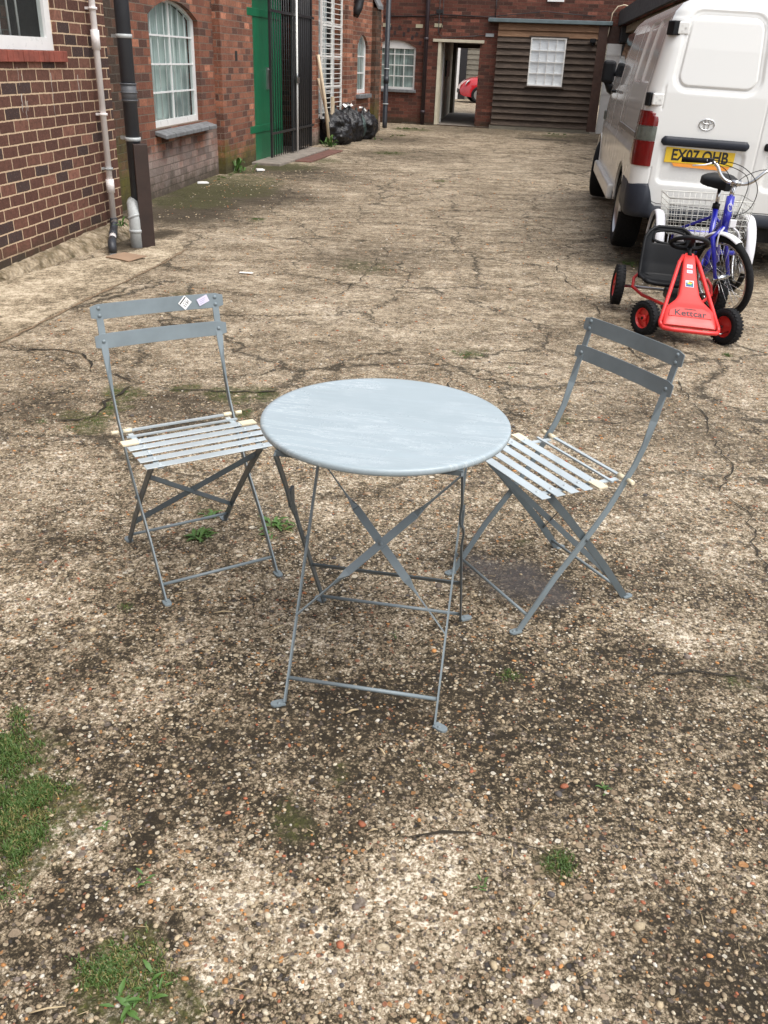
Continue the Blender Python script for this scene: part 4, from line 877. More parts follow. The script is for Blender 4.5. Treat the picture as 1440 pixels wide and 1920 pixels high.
for px, py, rx, ry, h, lb, mt, sd in [(627, 269, .34, .40, .66, 'largest black bin bag, nearest of the heap by the grille', 'bag', 1), (652, 264, .30, .34, .68, 'glossy black bin bag just behind the largest bag', 'bag', 2), (667, 262, .18, .3, .58, 'grey green rubbish sack squeezed between the black bags', 'greenbag', 3), (680, 260, .25, .3, .58, 'black bin bag with white litter on top near the far end', 'bag', 4), (690, 256, .18, .28, .52, 'small black bin bag at the far end of the heap', 'bag', 5)]:
    o, l_ = binbag(px, py, rx, ry, h, lb, M[mt], sd); tag(o, l_, 'bin bag', 'bin bags heaped by the workshop wall')
for (px, py, z, lb, sd) in [(652, 264, .76, 'crumpled white litter on the black bags', 1), (678, 260, .66, 'white plastic wrap on the far bin bags', 2)]:
    c = G(px, py); r = random.Random(sd); m = MB()
    for _ in range(4):
        p = c + Vector((r.uniform(-.08, .08), r.uniform(-.08, .08), z - .10 + r.uniform(-.03, .02))); m.add([p + Vector((r.uniform(-.09, .09), r.uniform(-.09, .09), r.uniform(-.04, .04))) for _ in range(4)], [(0, 1, 2), (0, 2, 3)])
    tag(m.build('litter', M['sign_white']), lb, 'litter')

# ---------------------------------------------------------------- bistro chairs
def rivet(m, p, nrm, r=.006):
    nrm = Vector(nrm).normalized(); Mx = Matrix.Translation(p) @ nrm.to_track_quat('Z', 'Y').to_matrix().to_4x4(); s = m.smooth; m.smooth = True; m.lathe([(r, 0), (r * .9, r * .35), (r * .5, r * .65), (0.0001, r * .72)], Mx, 12); m.smooth = s

def make_chair(label, loc, rz, stickers):
    t = thing('bistro_chair', label, 'chair', loc, rz, 'folding metal bistro chairs')
    X = Vector((1, 0, 0)); Yv = Vector((0, 1, 0)); hw = .182; hw2 = .170
    back = [(.208, .004), (.10, .155), (.006, .262), (-.06, .345), (-.105, .42), (-.135, .47), (-.160, .53), (-.178, .60), (-.192, .66), (-.205, .70), (-.218, .755), (-.2275, .788)]
    for sx in (-1, 1):   # back upright continuing to the front foot; twists flat above the seat
        m = MB(); pts = [Vector((sx * hw, y, z)) for y, z in back]; wd = []
        for y, z in back:
            a = max(0, min(1, (z - .56) / .08)); wd.append(Vector((a, (1 - a), (1 - a) * .6)))
        m.bar(pts, wd, .020, .0045); m.build('back_upright', M['paint'], t)
        m = MB(); pts = [Vector((sx * hw2, y, z)) for y, z in ((-.205, .004), (-.10, .14), (0, .258), (.09, .36), (.150, .424))]
        m.bar(pts, Vector((0, 1, -1)), .022, .0045); rivet(m, Vector((sx * .186, .002, .262)), (sx, 0, 0), .006); m.build('leg', M['paint_dark'], t)
    for sx in (-1, 1):
        for y, hwx, dy in ((.208, hw, .035), (-.205, hw2, -.035)):
            m = MB(); m.slab([(-.011, 0), (.011, 0), (.012, .02), (.010, .031), (.004, .036), (-.004, .036), (-.010, .031), (-.012, .02)], .0, .005, M=Matrix.Translation((sx * hwx, y - .006 * (1 if dy > 0 else -1), 0.001)) @ Matrix.Rotation(0 if dy > 0 else math.pi, 4, 'Z'))
            rivet(m, Vector((sx * hwx, y + dy * .5, .006)), (0, 0, 1), .005); m.build('foot', M['paint'], t)
    m = MB(); m.tube([(-hw, .178, .045), (hw, .178, .045)], .0048, 10); m.build('stretcher', M['paint'], t)
    m = MB(); m.tube([(-hw2, -.178, .040), (hw2, -.178, .040)], .0048, 10); m.build('stretcher', M['paint'], t)
    # crossed flat braces between the rear-foot legs
    for sx in (-1, 1):
        a0, a1 = Vector((-sx * hw2, .105, .375)), Vector((sx * hw2, -.135, .10)); off = Vector((0, -1, 1)).normalized() * .004 * sx
        pts = [a0.lerp(a1, k / 8) + off for k in range(9)]; wd = []
        for k in range(9):
            e = min(k, 8 - k); wd.append(Vector((0, 1, -1)).lerp(Vector((0, -.8, -1)), 0) if e >= 1 else Vector((0, 1, -1)))
        m = MB(); m.bar(pts, wd, .017, .003); m.build('brace', M['paint_dark'], t)
    # back slats, slightly dished
    for i, (y, z) in enumerate(((-.226, .777), (-.206, .693))):
        m = MB(); n = 16; pts = []; L = .415; h = .045; tt = .0028
        up = Vector((0, -.16, 1)).normalized(); vs = []; secs = 18
        for k in range(secs + 1):
            x = -L / 2 + L * k / secs; e = min(x + L / 2, L / 2 - x); hh = h / 2 * (1 if e > .008 else (.72 + .28 * math.sqrt(max(0, 1 - (1 - e / .008) ** 2)))); yy = y + .000 - .010 * (1 - (2 * x / L) ** 2)
            c = Vector((x, yy + .006, z)); nb = Vector((0, 1, .16)).normalized() * tt
            vs += [c - up * hh, c + up * hh, c + up * hh + nb, c - up * hh + nb]
        m.add(vs, [(k * 4 + j, k * 4 + (j + 1) % 4, k * 4 + 4 + (j + 1) % 4, k * 4 + 4 + j) for k in range(secs) for j in range(4)] + [(0, 1, 2, 3), tuple(secs * 4 + j for j in (3, 2, 1, 0))], False)
        for sx in (-1, 1):
            for dz in ((-.011, .011) if i == 0 else (0,)):
                rivet(m, Vector((sx * hw, y + .0065, z)) + up * dz, (0, 1, .16), .0062); rivet(m, Vector((sx * hw, y - .004, z)) + up * dz, (0, -1, -.16), .0062)
        sl_ = m.build('back_slat', M['paint'], t, bevel=.0006, seg=1)
        if i == 0 and stickers:
            Mt = Matrix(((-1, 0, 0, 0), (0, 0, 1, 0), (0, 1, 0, 0), (0, 0, 0, 1)))
            def face(x, z_, rot): return Matrix.Translation((x, y + .0094 - .010 * (1 - (2 * x / L) ** 2), z_)) @ Matrix.Rotation(R(-9) * -1, 4, 'X') @ Mt @ Matrix.Rotation(rot, 4, 'Z')
            # viewer sees the slat from the front: his right is -X here
            m = MB(); m.slab([(-.016, -.015), (.016, -.015), (.016, .015), (-.016, .015)], 0, .0006, M=face(-.085, z + .001, R(45))); st_ = m.build('lot_sticker', M['sign_white'], sl_)
            text('1136', .0125, st_, M['ink'], face(-.085, z + .001, R(45)) @ Matrix.Translation((.001, -.006, .0008)), .0002, 'sticker_print', bold=.0003)
            text('lot no', .006, st_, M['ink'], face(-.085, z + .001, R(45)) @ Matrix.Translation((0, .003, .0008)), .0002, 'sticker_print')
            m = MB(); m.box(-.014, .014, .008, .0115, .0007, .0012, M=face(-.085, z + .001, R(45))); m.build('sticker_print', M['ink'], st_)
            m = MB(); m.slab([(-.018, -.011), (.018, -.011), (.018, .011), (-.018, .011)], 0, .0006, M=face(-.143, z + .004, R(22))); st2 = m.build('lilac_sticker', M['lilac'], sl_)
            m = MB()
            for k in range(3): m.box(-.013, .010 - .004 * k, .004 - k * .005, .0052 - k * .005, .0007, .001, M=face(-.143, z + .004, R(22)))
            m.build('sticker_print', simple('faded print', (.35, .33, .45), .7), st2)
    # seat: rails, pivot bars, slats
    m = MB()
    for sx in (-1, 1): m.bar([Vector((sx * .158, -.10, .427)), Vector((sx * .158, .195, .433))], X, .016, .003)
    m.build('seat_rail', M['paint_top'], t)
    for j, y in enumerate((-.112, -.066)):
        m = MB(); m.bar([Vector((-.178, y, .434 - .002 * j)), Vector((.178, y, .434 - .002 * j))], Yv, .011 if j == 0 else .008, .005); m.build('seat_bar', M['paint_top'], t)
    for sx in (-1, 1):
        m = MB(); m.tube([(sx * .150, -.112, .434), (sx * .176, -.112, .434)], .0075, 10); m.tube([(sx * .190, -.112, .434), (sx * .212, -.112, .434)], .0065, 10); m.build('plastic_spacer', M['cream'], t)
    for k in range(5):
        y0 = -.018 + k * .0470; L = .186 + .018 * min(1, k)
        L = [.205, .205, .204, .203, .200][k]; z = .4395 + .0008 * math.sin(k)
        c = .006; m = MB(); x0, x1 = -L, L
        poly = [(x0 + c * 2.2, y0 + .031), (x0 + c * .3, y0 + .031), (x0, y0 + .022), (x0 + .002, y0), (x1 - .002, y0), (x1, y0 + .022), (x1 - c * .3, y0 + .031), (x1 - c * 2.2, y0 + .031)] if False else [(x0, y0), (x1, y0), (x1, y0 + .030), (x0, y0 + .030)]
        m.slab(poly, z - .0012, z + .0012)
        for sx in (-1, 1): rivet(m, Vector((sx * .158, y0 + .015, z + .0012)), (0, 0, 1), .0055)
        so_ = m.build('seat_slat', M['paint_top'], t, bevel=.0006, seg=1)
        if k == 0:
            for sx in (-1, 1): m = MB(); m.box(min(sx * .163, sx * .212), max(sx * .163, sx * .212), y0 - .001, y0 + .031, z - .003, z + .0032); m.build('end_cap', M['cream'], so_, bevel=.001)
    return t
def yaw_from_forward(fx, fy): return math.atan2(-fx, fy)
make_chair('folding grey bistro chair with lot sticker, left of the table', (-.60, 2.485, 0), yaw_from_forward(.53, -.85), True)
make_chair('folding grey bistro chair turned sideways, right of the table', (.502, 2.392, 0), yaw_from_forward(-.876, -.482), False)

# ---------------------------------------------------------------- bistro table
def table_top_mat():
    m = N('wet sky-lightened grey blue table top'); n1 = m.noise(7, 6, .6); mp = m.n('ShaderNodeMapping'); mp.inputs['Scale'].default_value = (1.0, 11, 1); mp.inputs['Rotation'].default_value = (0, 0, .12); m.l(m.o, mp.inputs[0])
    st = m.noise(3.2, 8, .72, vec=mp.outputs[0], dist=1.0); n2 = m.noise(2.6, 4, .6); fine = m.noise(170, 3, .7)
    c = m.mix(n1, (.275, .335, .365), (.34, .40, .43))  # base colour lightened for the sky reflected in the wet top
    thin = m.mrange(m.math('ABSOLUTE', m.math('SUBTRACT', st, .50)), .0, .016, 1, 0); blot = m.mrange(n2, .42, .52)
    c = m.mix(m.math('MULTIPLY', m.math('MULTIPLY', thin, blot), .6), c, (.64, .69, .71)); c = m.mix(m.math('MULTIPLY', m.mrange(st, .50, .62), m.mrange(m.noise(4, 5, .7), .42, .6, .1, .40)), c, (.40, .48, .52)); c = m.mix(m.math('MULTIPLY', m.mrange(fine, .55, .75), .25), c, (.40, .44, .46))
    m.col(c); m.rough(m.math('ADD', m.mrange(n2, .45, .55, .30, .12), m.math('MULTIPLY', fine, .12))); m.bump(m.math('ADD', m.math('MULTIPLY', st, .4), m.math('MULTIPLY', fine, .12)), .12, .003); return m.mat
TT = thing('bistro_table', 'round folding grey blue metal table with crossed legs', 'table', (-.0044, 1.9767, 0), -.1616)
m = MB(); m.smooth = True; prof = [(.0001, .7085), (.10, .7086), (.20, .7088), (.270, .7090), (.288, .7096), (.295, .7098), (.2985, .708), (.300, .7045), (.300, .699), (.2985, .695), (.295, .693), (.290, .694), (.290, .700), (.284, .7055), (.0001, .7052)]
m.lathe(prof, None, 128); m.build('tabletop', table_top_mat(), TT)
FW, BW = .194, .209
for sx in (-1, 1):
    m = MB(); F0, F1 = Vector((sx * FW, -.240, .004)), Vector((sx * FW, .225, .690)); m.bar([F0.lerp(F1, k / 6) for k in range(7)], Vector((0, 1, .6)), .016, .0045)
    rivet(m, F0.lerp(F1, .515) + Vector((sx * .003, 0, 0)), (sx, 0, 0), .006); m.build('leg', M['paint'], TT)
    m = MB(); B0, B1 = Vector((sx * BW, .240, .004)), Vector((sx * BW, -.225, .690)); pts = []
    for k in range(25):
        s = k / 24; p = B0.lerp(B1, s); b = 0
        if .60 < s < .82: b = .012 * math.sin((s - .60) / .22 * math.pi * 2)
        pts.append(p + Vector((sx * b * .3, b, 0)))
    m.bar(pts, Vector((0, 1, -.6)), .017, .005)
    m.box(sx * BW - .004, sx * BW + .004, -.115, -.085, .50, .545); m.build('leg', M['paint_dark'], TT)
    for y, hwx, dd in ((-.240, FW, -1), (.240, BW, 1)):
        m = MB(); m.slab([(-.011, 0), (.011, 0), (.012, .02), (.010, .031), (.004, .036), (-.004, .036), (-.010, .031), (-.012, .02)], .0, .005, M=Matrix.Translation((sx * hwx, y, .001)) @ Matrix.Rotation(sx * (R(60) if dd < 0 else R(-55)) + (0 if dd > 0 else math.pi), 4, 'Z'))
        rivet(m, Vector((sx * hwx + sx * .012, y + dd * .01, .006)), (0, 0, 1), .005); m.build('foot', M['paint'], TT)
def legpt(w, s, sx, front=True):
    return Vector((sx * w, -.240 + .465 * s, .004 + .686 * s)) if front else Vector((sx * w, .240 - .465 * s, .004 + .686 * s))
m = MB(); m.tube([legpt(FW, .075, -1), legpt(FW, .075, 1)], .0052, 10); m.build('stretcher', M['paint'], TT)
m = MB(); m.tube([legpt(BW, .045, -1, False), legpt(BW, .045, 1, False)], .0048, 10); m.build('stretcher', M['paint'], TT)
m = MB(); m.bar([legpt(BW, .31, -1, False), legpt(BW, .31, 1, False)], Vector((0, -.5, .8)), .015, .004); m.build('stretcher', M['paint_dark'], TT)
for sx in (-1, 1):   # crossed braces: on edge at the ends, flat in the middle
    a0, a1 = legpt(FW, .27, -sx), legpt(FW, .775, sx); off = Vector((0, -1, .6)).normalized() * .003 * sx; n = 20; pts = []; wd = []
    for k in range(n + 1):
        s = k / n; e = min(s, 1 - s); f = max(0, min(1, (e - .24) / .06)); pts.append(a0.lerp(a1, s) + off)
        T = (a1 - a0).normalized(); inpl = Vector((0, .56, .83)); nn = T.cross(inpl).normalized(); wv = nn.cross(T).normalized(); wd.append((nn * (1 - f) + wv * f))
    m = MB(); m.bar(pts, wd, .021, .003)
    if sx > 0: rivet(m, a0.lerp(a1, .5) - Vector((0, .006, -.004)), (0, -1, .7), .006)
    m.build('brace', M['paint'], TT)
m = MB(); m.bar([Vector((-.21, -.215, .688)), Vector((.21, -.215, .688))], Vector((0, 1, 0)), .018, .012); m.bar([Vector((-.2, .215, .688)), Vector((.2, .215, .688))], Vector((0, 1, 0)), .018, .012); m.build('support_bar', M['paint_dark'], TT)

# ---------------------------------------------------------------- white van
VAN = thing('parked_van', 'white panel van with red tail lamps and dark bumper parked on the right', 'van', (2.708, 7.273, .012), rot=(0, R(1.5), -.144))
def lerpt(tab, z):
    return np.interp(z, [t[0] for t in tab], [t[1] for t in tab])
TW = [(.30, .865), (.5, .885), (.85, .895), (1.0, .892), (1.3, .870), (1.6, .825), (1.75, .797), (1.84, .765), (1.90, .715), (1.94, .64), (1.962, .52), (1.972, .38)]
TR_ = [(.30, .02), (.5, .0), (1.0, .0), (1.3, .012), (1.6, .045), (1.78, .075), (1.86, .105), (1.91, .15), (1.945, .24), (1.965, .42), (1.972, .6)]
TF = [(.30, 5.02), (.6, 5.06), (.95, 5.0), (1.1, 4.85), (1.3, 4.55), (1.75, 3.9), (1.86, 3.65), (1.93, 3.35), (1.96, 3.1), (1.972, 2.9)]
def sdrr(a, z, ca, cz, ha, hz, r):
    qa = np.abs(a - ca) - ha + r; qz = np.abs(z - cz) - hz + r
    return np.hypot(np.maximum(qa, 0), np.maximum(qz, 0)) + np.minimum(np.maximum(qa, qz), 0) - r
def sst(x, a, b):
    t = np.clip((x - a) / (b - a), 0, 1); return t * t * (3 - 2 * t)
def rear_d(a, z):
    aa = np.abs(a); ha = .292 - .035 * np.clip((z - 1.34) / .48, 0, 1)
    s = sdrr(aa, z, .392 + 0 * z, 1.580, ha, .238, .085)
    d = .012 * (1 - sst(s, .018, .048)); d = d - .007 * (1 - sst(s, -.012, -.002)) + .006 * np.exp(-(s / .006) ** 2)
    p = sdrr(a, z, -.392, .790, .315, .135, .05); d = d + .020 * (1 - sst(p, -.025, .012))
    p2 = sdrr(a, z, .392, .790, .315, .135, .05); d = d + .020 * (1 - sst(p2, -.025, .012))
    for c in (0, -.757, .757): d = d + .008 * np.exp(-((a - c) / .0045) ** 2) * (z > .50) * (z < 1.87) * (1 if c == 0 else (z > 1.18) | (z < .77))
    return d
def side_d(s, z):
    d = 0
    for c, h in ((.60, .30), (1.28, .30)):
        q = sdrr(s, z, c, 1.575, h, .225, .07); d = d + .014 * (1 - sst(q, -.02, .015))
    d = d - .014 * (1 - sst(z, .84, .90))
    for c in (.27, 2.0, 3.02): d = d + .006 * np.exp(-((s - c) / .012) ** 2) * (z > .5) * (z < 1.8)
    return d
def van_body():
    zs = np.concatenate([np.arange(.40, 1.86, .0085), np.arange(1.86, 1.972, .004), [1.972]])
    side_s = np.arange(0, 1.0001, .0045)       # fraction along the left side
    verts = []; prm = []
    # parameter list: ('L',fraction) front->rear, ('CL',angle), ('B',a fraction), ('CR'), ('R'), front
    seq = [('L', f) for f in np.linspace(1, 0, 230)] + [('c', th) for th in np.linspace(0, 90, 12)[1:-1]] + [('B', f) for f in np.linspace(-1, 1, 280)] + [('d', th) for th in np.linspace(90, 0, 12)[1:-1]] + [('R', f) for f in np.linspace(0, 1, 90)] + [('e', th) for th in np.linspace(0, 90, 8)[1:-1]] + [('F', f) for f in np.linspace(1, -1, 24)] + [('g', th) for th in np.linspace(90, 0, 8)[1:-1]]
    n = len(seq); V = np.zeros((len(zs), n, 3)); LS = np.zeros((len(zs), n))
    for i, z in enumerate(zs):
        W = lerpt(TW, z); y0 = lerpt(TR_, z); y1 = lerpt(TF, z); r = .11 if z < 1.8 else .13; rf = .35
        for j, (k, f) in enumerate(seq):
            if k in 'LR':
                s = (y0 + r) + (y1 - rf - y0 - r) * f; x = (-1 if k == 'L' else 1) * W
                taper = .07 * max(0, (s - 3.6) / 1.4) ** 2; dd = side_d(s, z); x += (1 if k == 'L' else -1) * (dd + taper); V[i, j] = (x, s, z); LS[i, j] = s
            elif k in 'cd':
                th = math.radians(f); x = (W - r) + r * math.cos(th); y = y0 + r - r * math.sin(th); dd = side_d(0.0, z); x -= dd * math.cos(th) ; V[i, j] = ((-x if k == 'c' else x), y, z)
            elif k == 'B':
                a = f * (W - r); V[i, j] = (a, y0 + .0 + rear_d(a, z) + .012 * (f * f - 1), z)
            elif k in 'eg':
                th = math.radians(f); x = (W - .07 - rf) + rf * math.cos(th); y = y1 - rf + rf * math.sin(th); V[i, j] = ((x if k == 'e' else -x), y, z)
            else: V[i, j] = (f * (W - .07 - rf), y1, z)
    idx = np.arange(len(zs) * n).reshape(len(zs), n); F = []
    for i in range(len(zs) - 1):
        for j in range(n):
            j2 = (j + 1) % n; c = (V[i, j] + V[i + 1, j2]) / 2
            if abs(c[0]) > .6:
                if math.hypot(c[1] - 0.95, c[2] - .32) < .395 or math.hypot(c[1] - 4.42, c[2] - .32) < .40: continue
            F.append((idx[i, j], idx[i, j2], idx[i + 1, j2], idx[i + 1, j]))
    F.append(tuple(idx[-1]))
    m = MB(); m.smooth = True; m.add(V.reshape(-1, 3), F); m.sm[-1] = False
    return m
vb = van_body(); body = vb.build('body', M['van'], VAN, recalc=False)
def RP(a, z, off=0): return Vector((a, float(lerpt(TR_, z)) + float(rear_d(np.array(a), np.array(z))) + .012 * ((a / .77) ** 2 - 1) - off, z))
# seams
m = MB()
m.tube([RP(0, z, -.004) for z in np.linspace(.50, 1.87, 60)], .0035, 6)
for sx in (-1, 1):
    pts = [RP(sx * .755, z, -.003) for z in np.linspace(.765, .62, 12)] + [RP(sx * (.735 - .05 * (1 - math.cos(t))), .60 - .09 * math.sin(t), -.002) for t in np.linspace(0, 1.57, 8)] + [RP(sx * a, .505 - .012 * (1 - a / .69), -.002) for a in np.linspace(.67, 0, 20)]
    m.tube(pts, .0035, 6)
m.build('door_seam', M['dark'], VAN)
for a0, a1, zz, dz in ((-.72, -.065, .965, -.020),):
    m = MB(); n = 30; vs = []
    poly = []
    hm = M['bumper']; m = MB(); m.smooth = True; rows = []
    for k in range(n + 1):
        a = a0 + (a1 - a0) * k / n; z = zz; e = min(a - a0, a1 - a); h = .034 * min(1, (.35 + e / .03)) ; pr = .035 * min(1, .3 + e / .025)
        row = []
        for q in range(9):
            th = math.pi * q / 8; row.append((a, RP(a, z)[1] + .004 - pr * math.sin(th) ** .6, z + h * math.cos(th)))
        rows.append(row)
    m.add([v for r_ in rows for v in r_], [(i * 9 + j, i * 9 + j + 1, i * 9 + j + 10, i * 9 + j + 9) for i in range(n) for j in range(8)]); m.add(rows[0], [tuple(range(9))]); m.add(rows[-1], [tuple(range(9))])
    m.build('grip_strip', M['bumper'], VAN)
m = MB(); m.box(.045, .19, -.035, .02, .945, 1.0); hd = m.build('door_handle', M['black_plastic'], VAN, bevel=.018, seg=3)
# number plate
pm = Matrix.Translation((-.410, RP(-.41, .865)[1] - .006, .868)); m = MB(); m.box(-.26, .26, -.004, .004, -.0555, .0555, M=pm); pl = m.build('number_plate', M['plate'], VAN, bevel=.003)
text('EX07 OHB', .112, pl, M['ink'], pm @ Matrix.Translation((0, -.0048, -.001)) @ FRONT, .0006, 'plate_lettering', sx=.83, bold=.0030)
m = MB(); m.tube([(-.235, -.005, 0), (-.235, -.007, 0)], .007, 10); m.tube([(.235, -.005, 0), (.235, -.007, 0)], .007, 10); mm_ = m.build('plate_screw', M['plate'], pl); mm_.data.transform(pm)
m = MB(); m.add([pm @ Vector(v) for v in ((-.20, -.006, -.056), (.24, -.006, -.056), (.22, -.010, -.086), (-.18, -.010, -.080))], [(0, 1, 2, 3)]); m.build('plate_strip', M['orange'], pl)
# round emblem of three ellipses
lm = Matrix.Translation((-.408, RP(-.408, 1.097)[1] - .004, 1.097)); m = MB()
def ell(rx, rz, cx=0, cz=0, n=36): return [lm @ Vector((cx + rx * math.cos(2 * math.pi * k / n), 0, cz + rz * math.sin(2 * math.pi * k / n))) for k in range(n)]
m.tube(ell(.056, .038), .0048, 8, closed=True); m.tube(ell(.017, .036, 0, .001), .0038, 8, closed=True); m.tube(ell(.038, .015, 0, .020), .0038, 8, closed=True); m.build('emblem', M['chrome'], VAN)
# hinges
for sx in (-1, 1):
    for az_, zz in ((.720, 1.728), (.815, 1.245)):
        m = MB(); p = RP(sx * min(az_, .77), zz); m.box(-.042, .042, -.014, .02, -.042, .042, M=Matrix.Translation((sx * (az_ - .015), p.y + .004, zz)) @ Matrix.Rotation(-sx * .15, 4, 'Z')); hg = m.build('door_hinge', M['van'], VAN, bevel=.010, seg=3)
        m = MB()
        for dx, dz in ((-.012, .018), (.018, .004), (-.008, -.018)): m.tube([(sx * (az_ - .015) + dx, p.y - .008, zz + dz), (sx * (az_ - .015) + dx, p.y - .014, zz + dz)], .006, 8)
        m.build('bolt', M['van'], hg)
        m = MB(); w_ = .034 if zz > 1.5 else .014; m.box(-w_, w_, -.045 if zz > 1.5 else -.02, .04, -.050, .045, M=Matrix.Translation((sx * (az_ + (.050 if zz > 1.5 else .045)), p.y + .022, zz)) @ Matrix.Rotation(-sx * .5, 4, 'Z')); m.build('hinge_cover', M['black_plastic'], hg, bevel=.008)
# tail lamps wrap round the corner
def lampmesh(z0, z1, sx, grow=0):
    m = MB(); m.smooth = True; rows = []; nz = 14
    for i in range(nz + 1):
        z = z0 + (z1 - z0) * i / nz; W = float(lerpt(TW, z)); y0 = float(lerpt(TR_, z)); r = .11; row = []
        top = 1.165; rn = 0
        ain = .762 + (.075 * (1 - math.sqrt(max(0, 1 - max(0, (z - 1.09) / .078) ** 2)))) + .02 * max(0, (.86 - z) / .1) * 0
        if z < .80: ain += 0
        ysd = .10 + .05 * sst(-z, -.93, -.86) - .10 * sst(-z, -.80, -.765) * .6
        pts = [(ain, y0)] if ain < W - r else []
        pts += [(a, y0 + .012 * ((a / .77) ** 2 - 1)) for a in np.linspace(ain, W - r, 4)] if ain < W - r else []
        arc = [((W - r) + r * math.cos(math.radians(t_)), y0 + r - r * math.sin(math.radians(t_))) for t_ in np.linspace(90, 0, 10)]
        arc = [q for q in arc if q[0] >= ain]
        line = pts[1:] + arc + [(W, y0 + r + (ysd) * .5), (W, y0 + r + ysd)]
        # resample to 16
        L = [0]
        for p, q in zip(line[:-1], line[1:]): L.append(L[-1] + math.hypot(q[0] - p[0], q[1] - p[1]))
        for k in range(17):
            s = L[-1] * k / 16; x = np.interp(s, L, [p[0] for p in line]); y = np.interp(s, L, [p[1] for p in line])
            e = min(k, 16 - k); pr = .016 + grow if e > 0 else -.004
            nx, ny = (x - (W - r)), (y - (y0 + r)); ln = math.hypot(max(nx, .0), min(ny, 0)) or 1; nx, ny = max(nx, 0) / ln, min(ny, 0) / ln
            if x < W - r: nx, ny = 0, -1
            row.append((sx * (x + nx * pr), y + ny * pr, z))
        rows.append(row)
    m.add([v for r_ in rows for v in r_], [(i * 17 + j, i * 17 + j + 1, i * 17 + j + 18, i * 17 + j + 17) for i in range(nz) for j in range(16)])
    m.add([v for v in rows[0]], [tuple(range(17))]); m.add([v for v in rows[-1]], [tuple(range(17))]); return m
for sx in (-1, 1):
    tl = lampmesh(.772, .952, sx).build('tail_lamp', M['lamp_red'], VAN)
    lampmesh(.956, 1.056, sx, -.002).build('clear_lens', M['lamp_clear'], tl); lampmesh(1.060, 1.163, sx).build('red_lens', M['lamp_red'], tl)
# bumper
m = MB(); m.smooth = True
def outl(z, off):
    W = float(lerpt(TW, z)); y0 = float(lerpt(TR_, z)); r = .13; o = []
    for s in np.linspace(.56, y0 + r, 8): o.append((-(W + off), s))
    for t_ in np.linspace(0, 90, 12)[1:]: o.append((-((W - r) + (r + off) * math.cos(math.radians(t_))), y0 + r - (r + off) * math.sin(math.radians(t_))))
    for a in np.linspace(-(W - r), W - r, 60)[1:-1]: o.append((a, y0 - off - .006 * (1 - (a / .77) ** 2)))
    return o + [(-x, y) for x, y in reversed(o[:19])]
nb = len(outl(.5, 0)); rows = []
def toph(x, y):
    a = abs(x)
    if a > .86 and y > .1: return .665
    return .49 + .165 * float(sst(np.array(a), .690, .755))
levels = [(.40, -.035), (.41, .0), (.44, .018), (.52, .024), (.60, .024), (.94, .024), (.97, .012), (1.0, -.03)]
base = outl(.5, 0); tops = [toph(*p) for p in base]
for li, (f, off) in enumerate(levels):
    row = []; ring = outl(.5, off)
    for (x, y), tp in zip(ring, tops):
        z = .385 + (tp - .385) * ((f - .40) / .60); z += .03 * max(0, (y - .2) / .5) if f < .5 else 0; row.append((x, y, z))
    rows.append(row)
m.add([v for r_ in rows for v in r_], [(i * nb + j, i * nb + j + 1, (i + 1) * nb + j + 1, (i + 1) * nb + j) for i in range(len(rows) - 1) for j in range(nb - 1)]); m.build('bumper', M['bumper'], VAN)
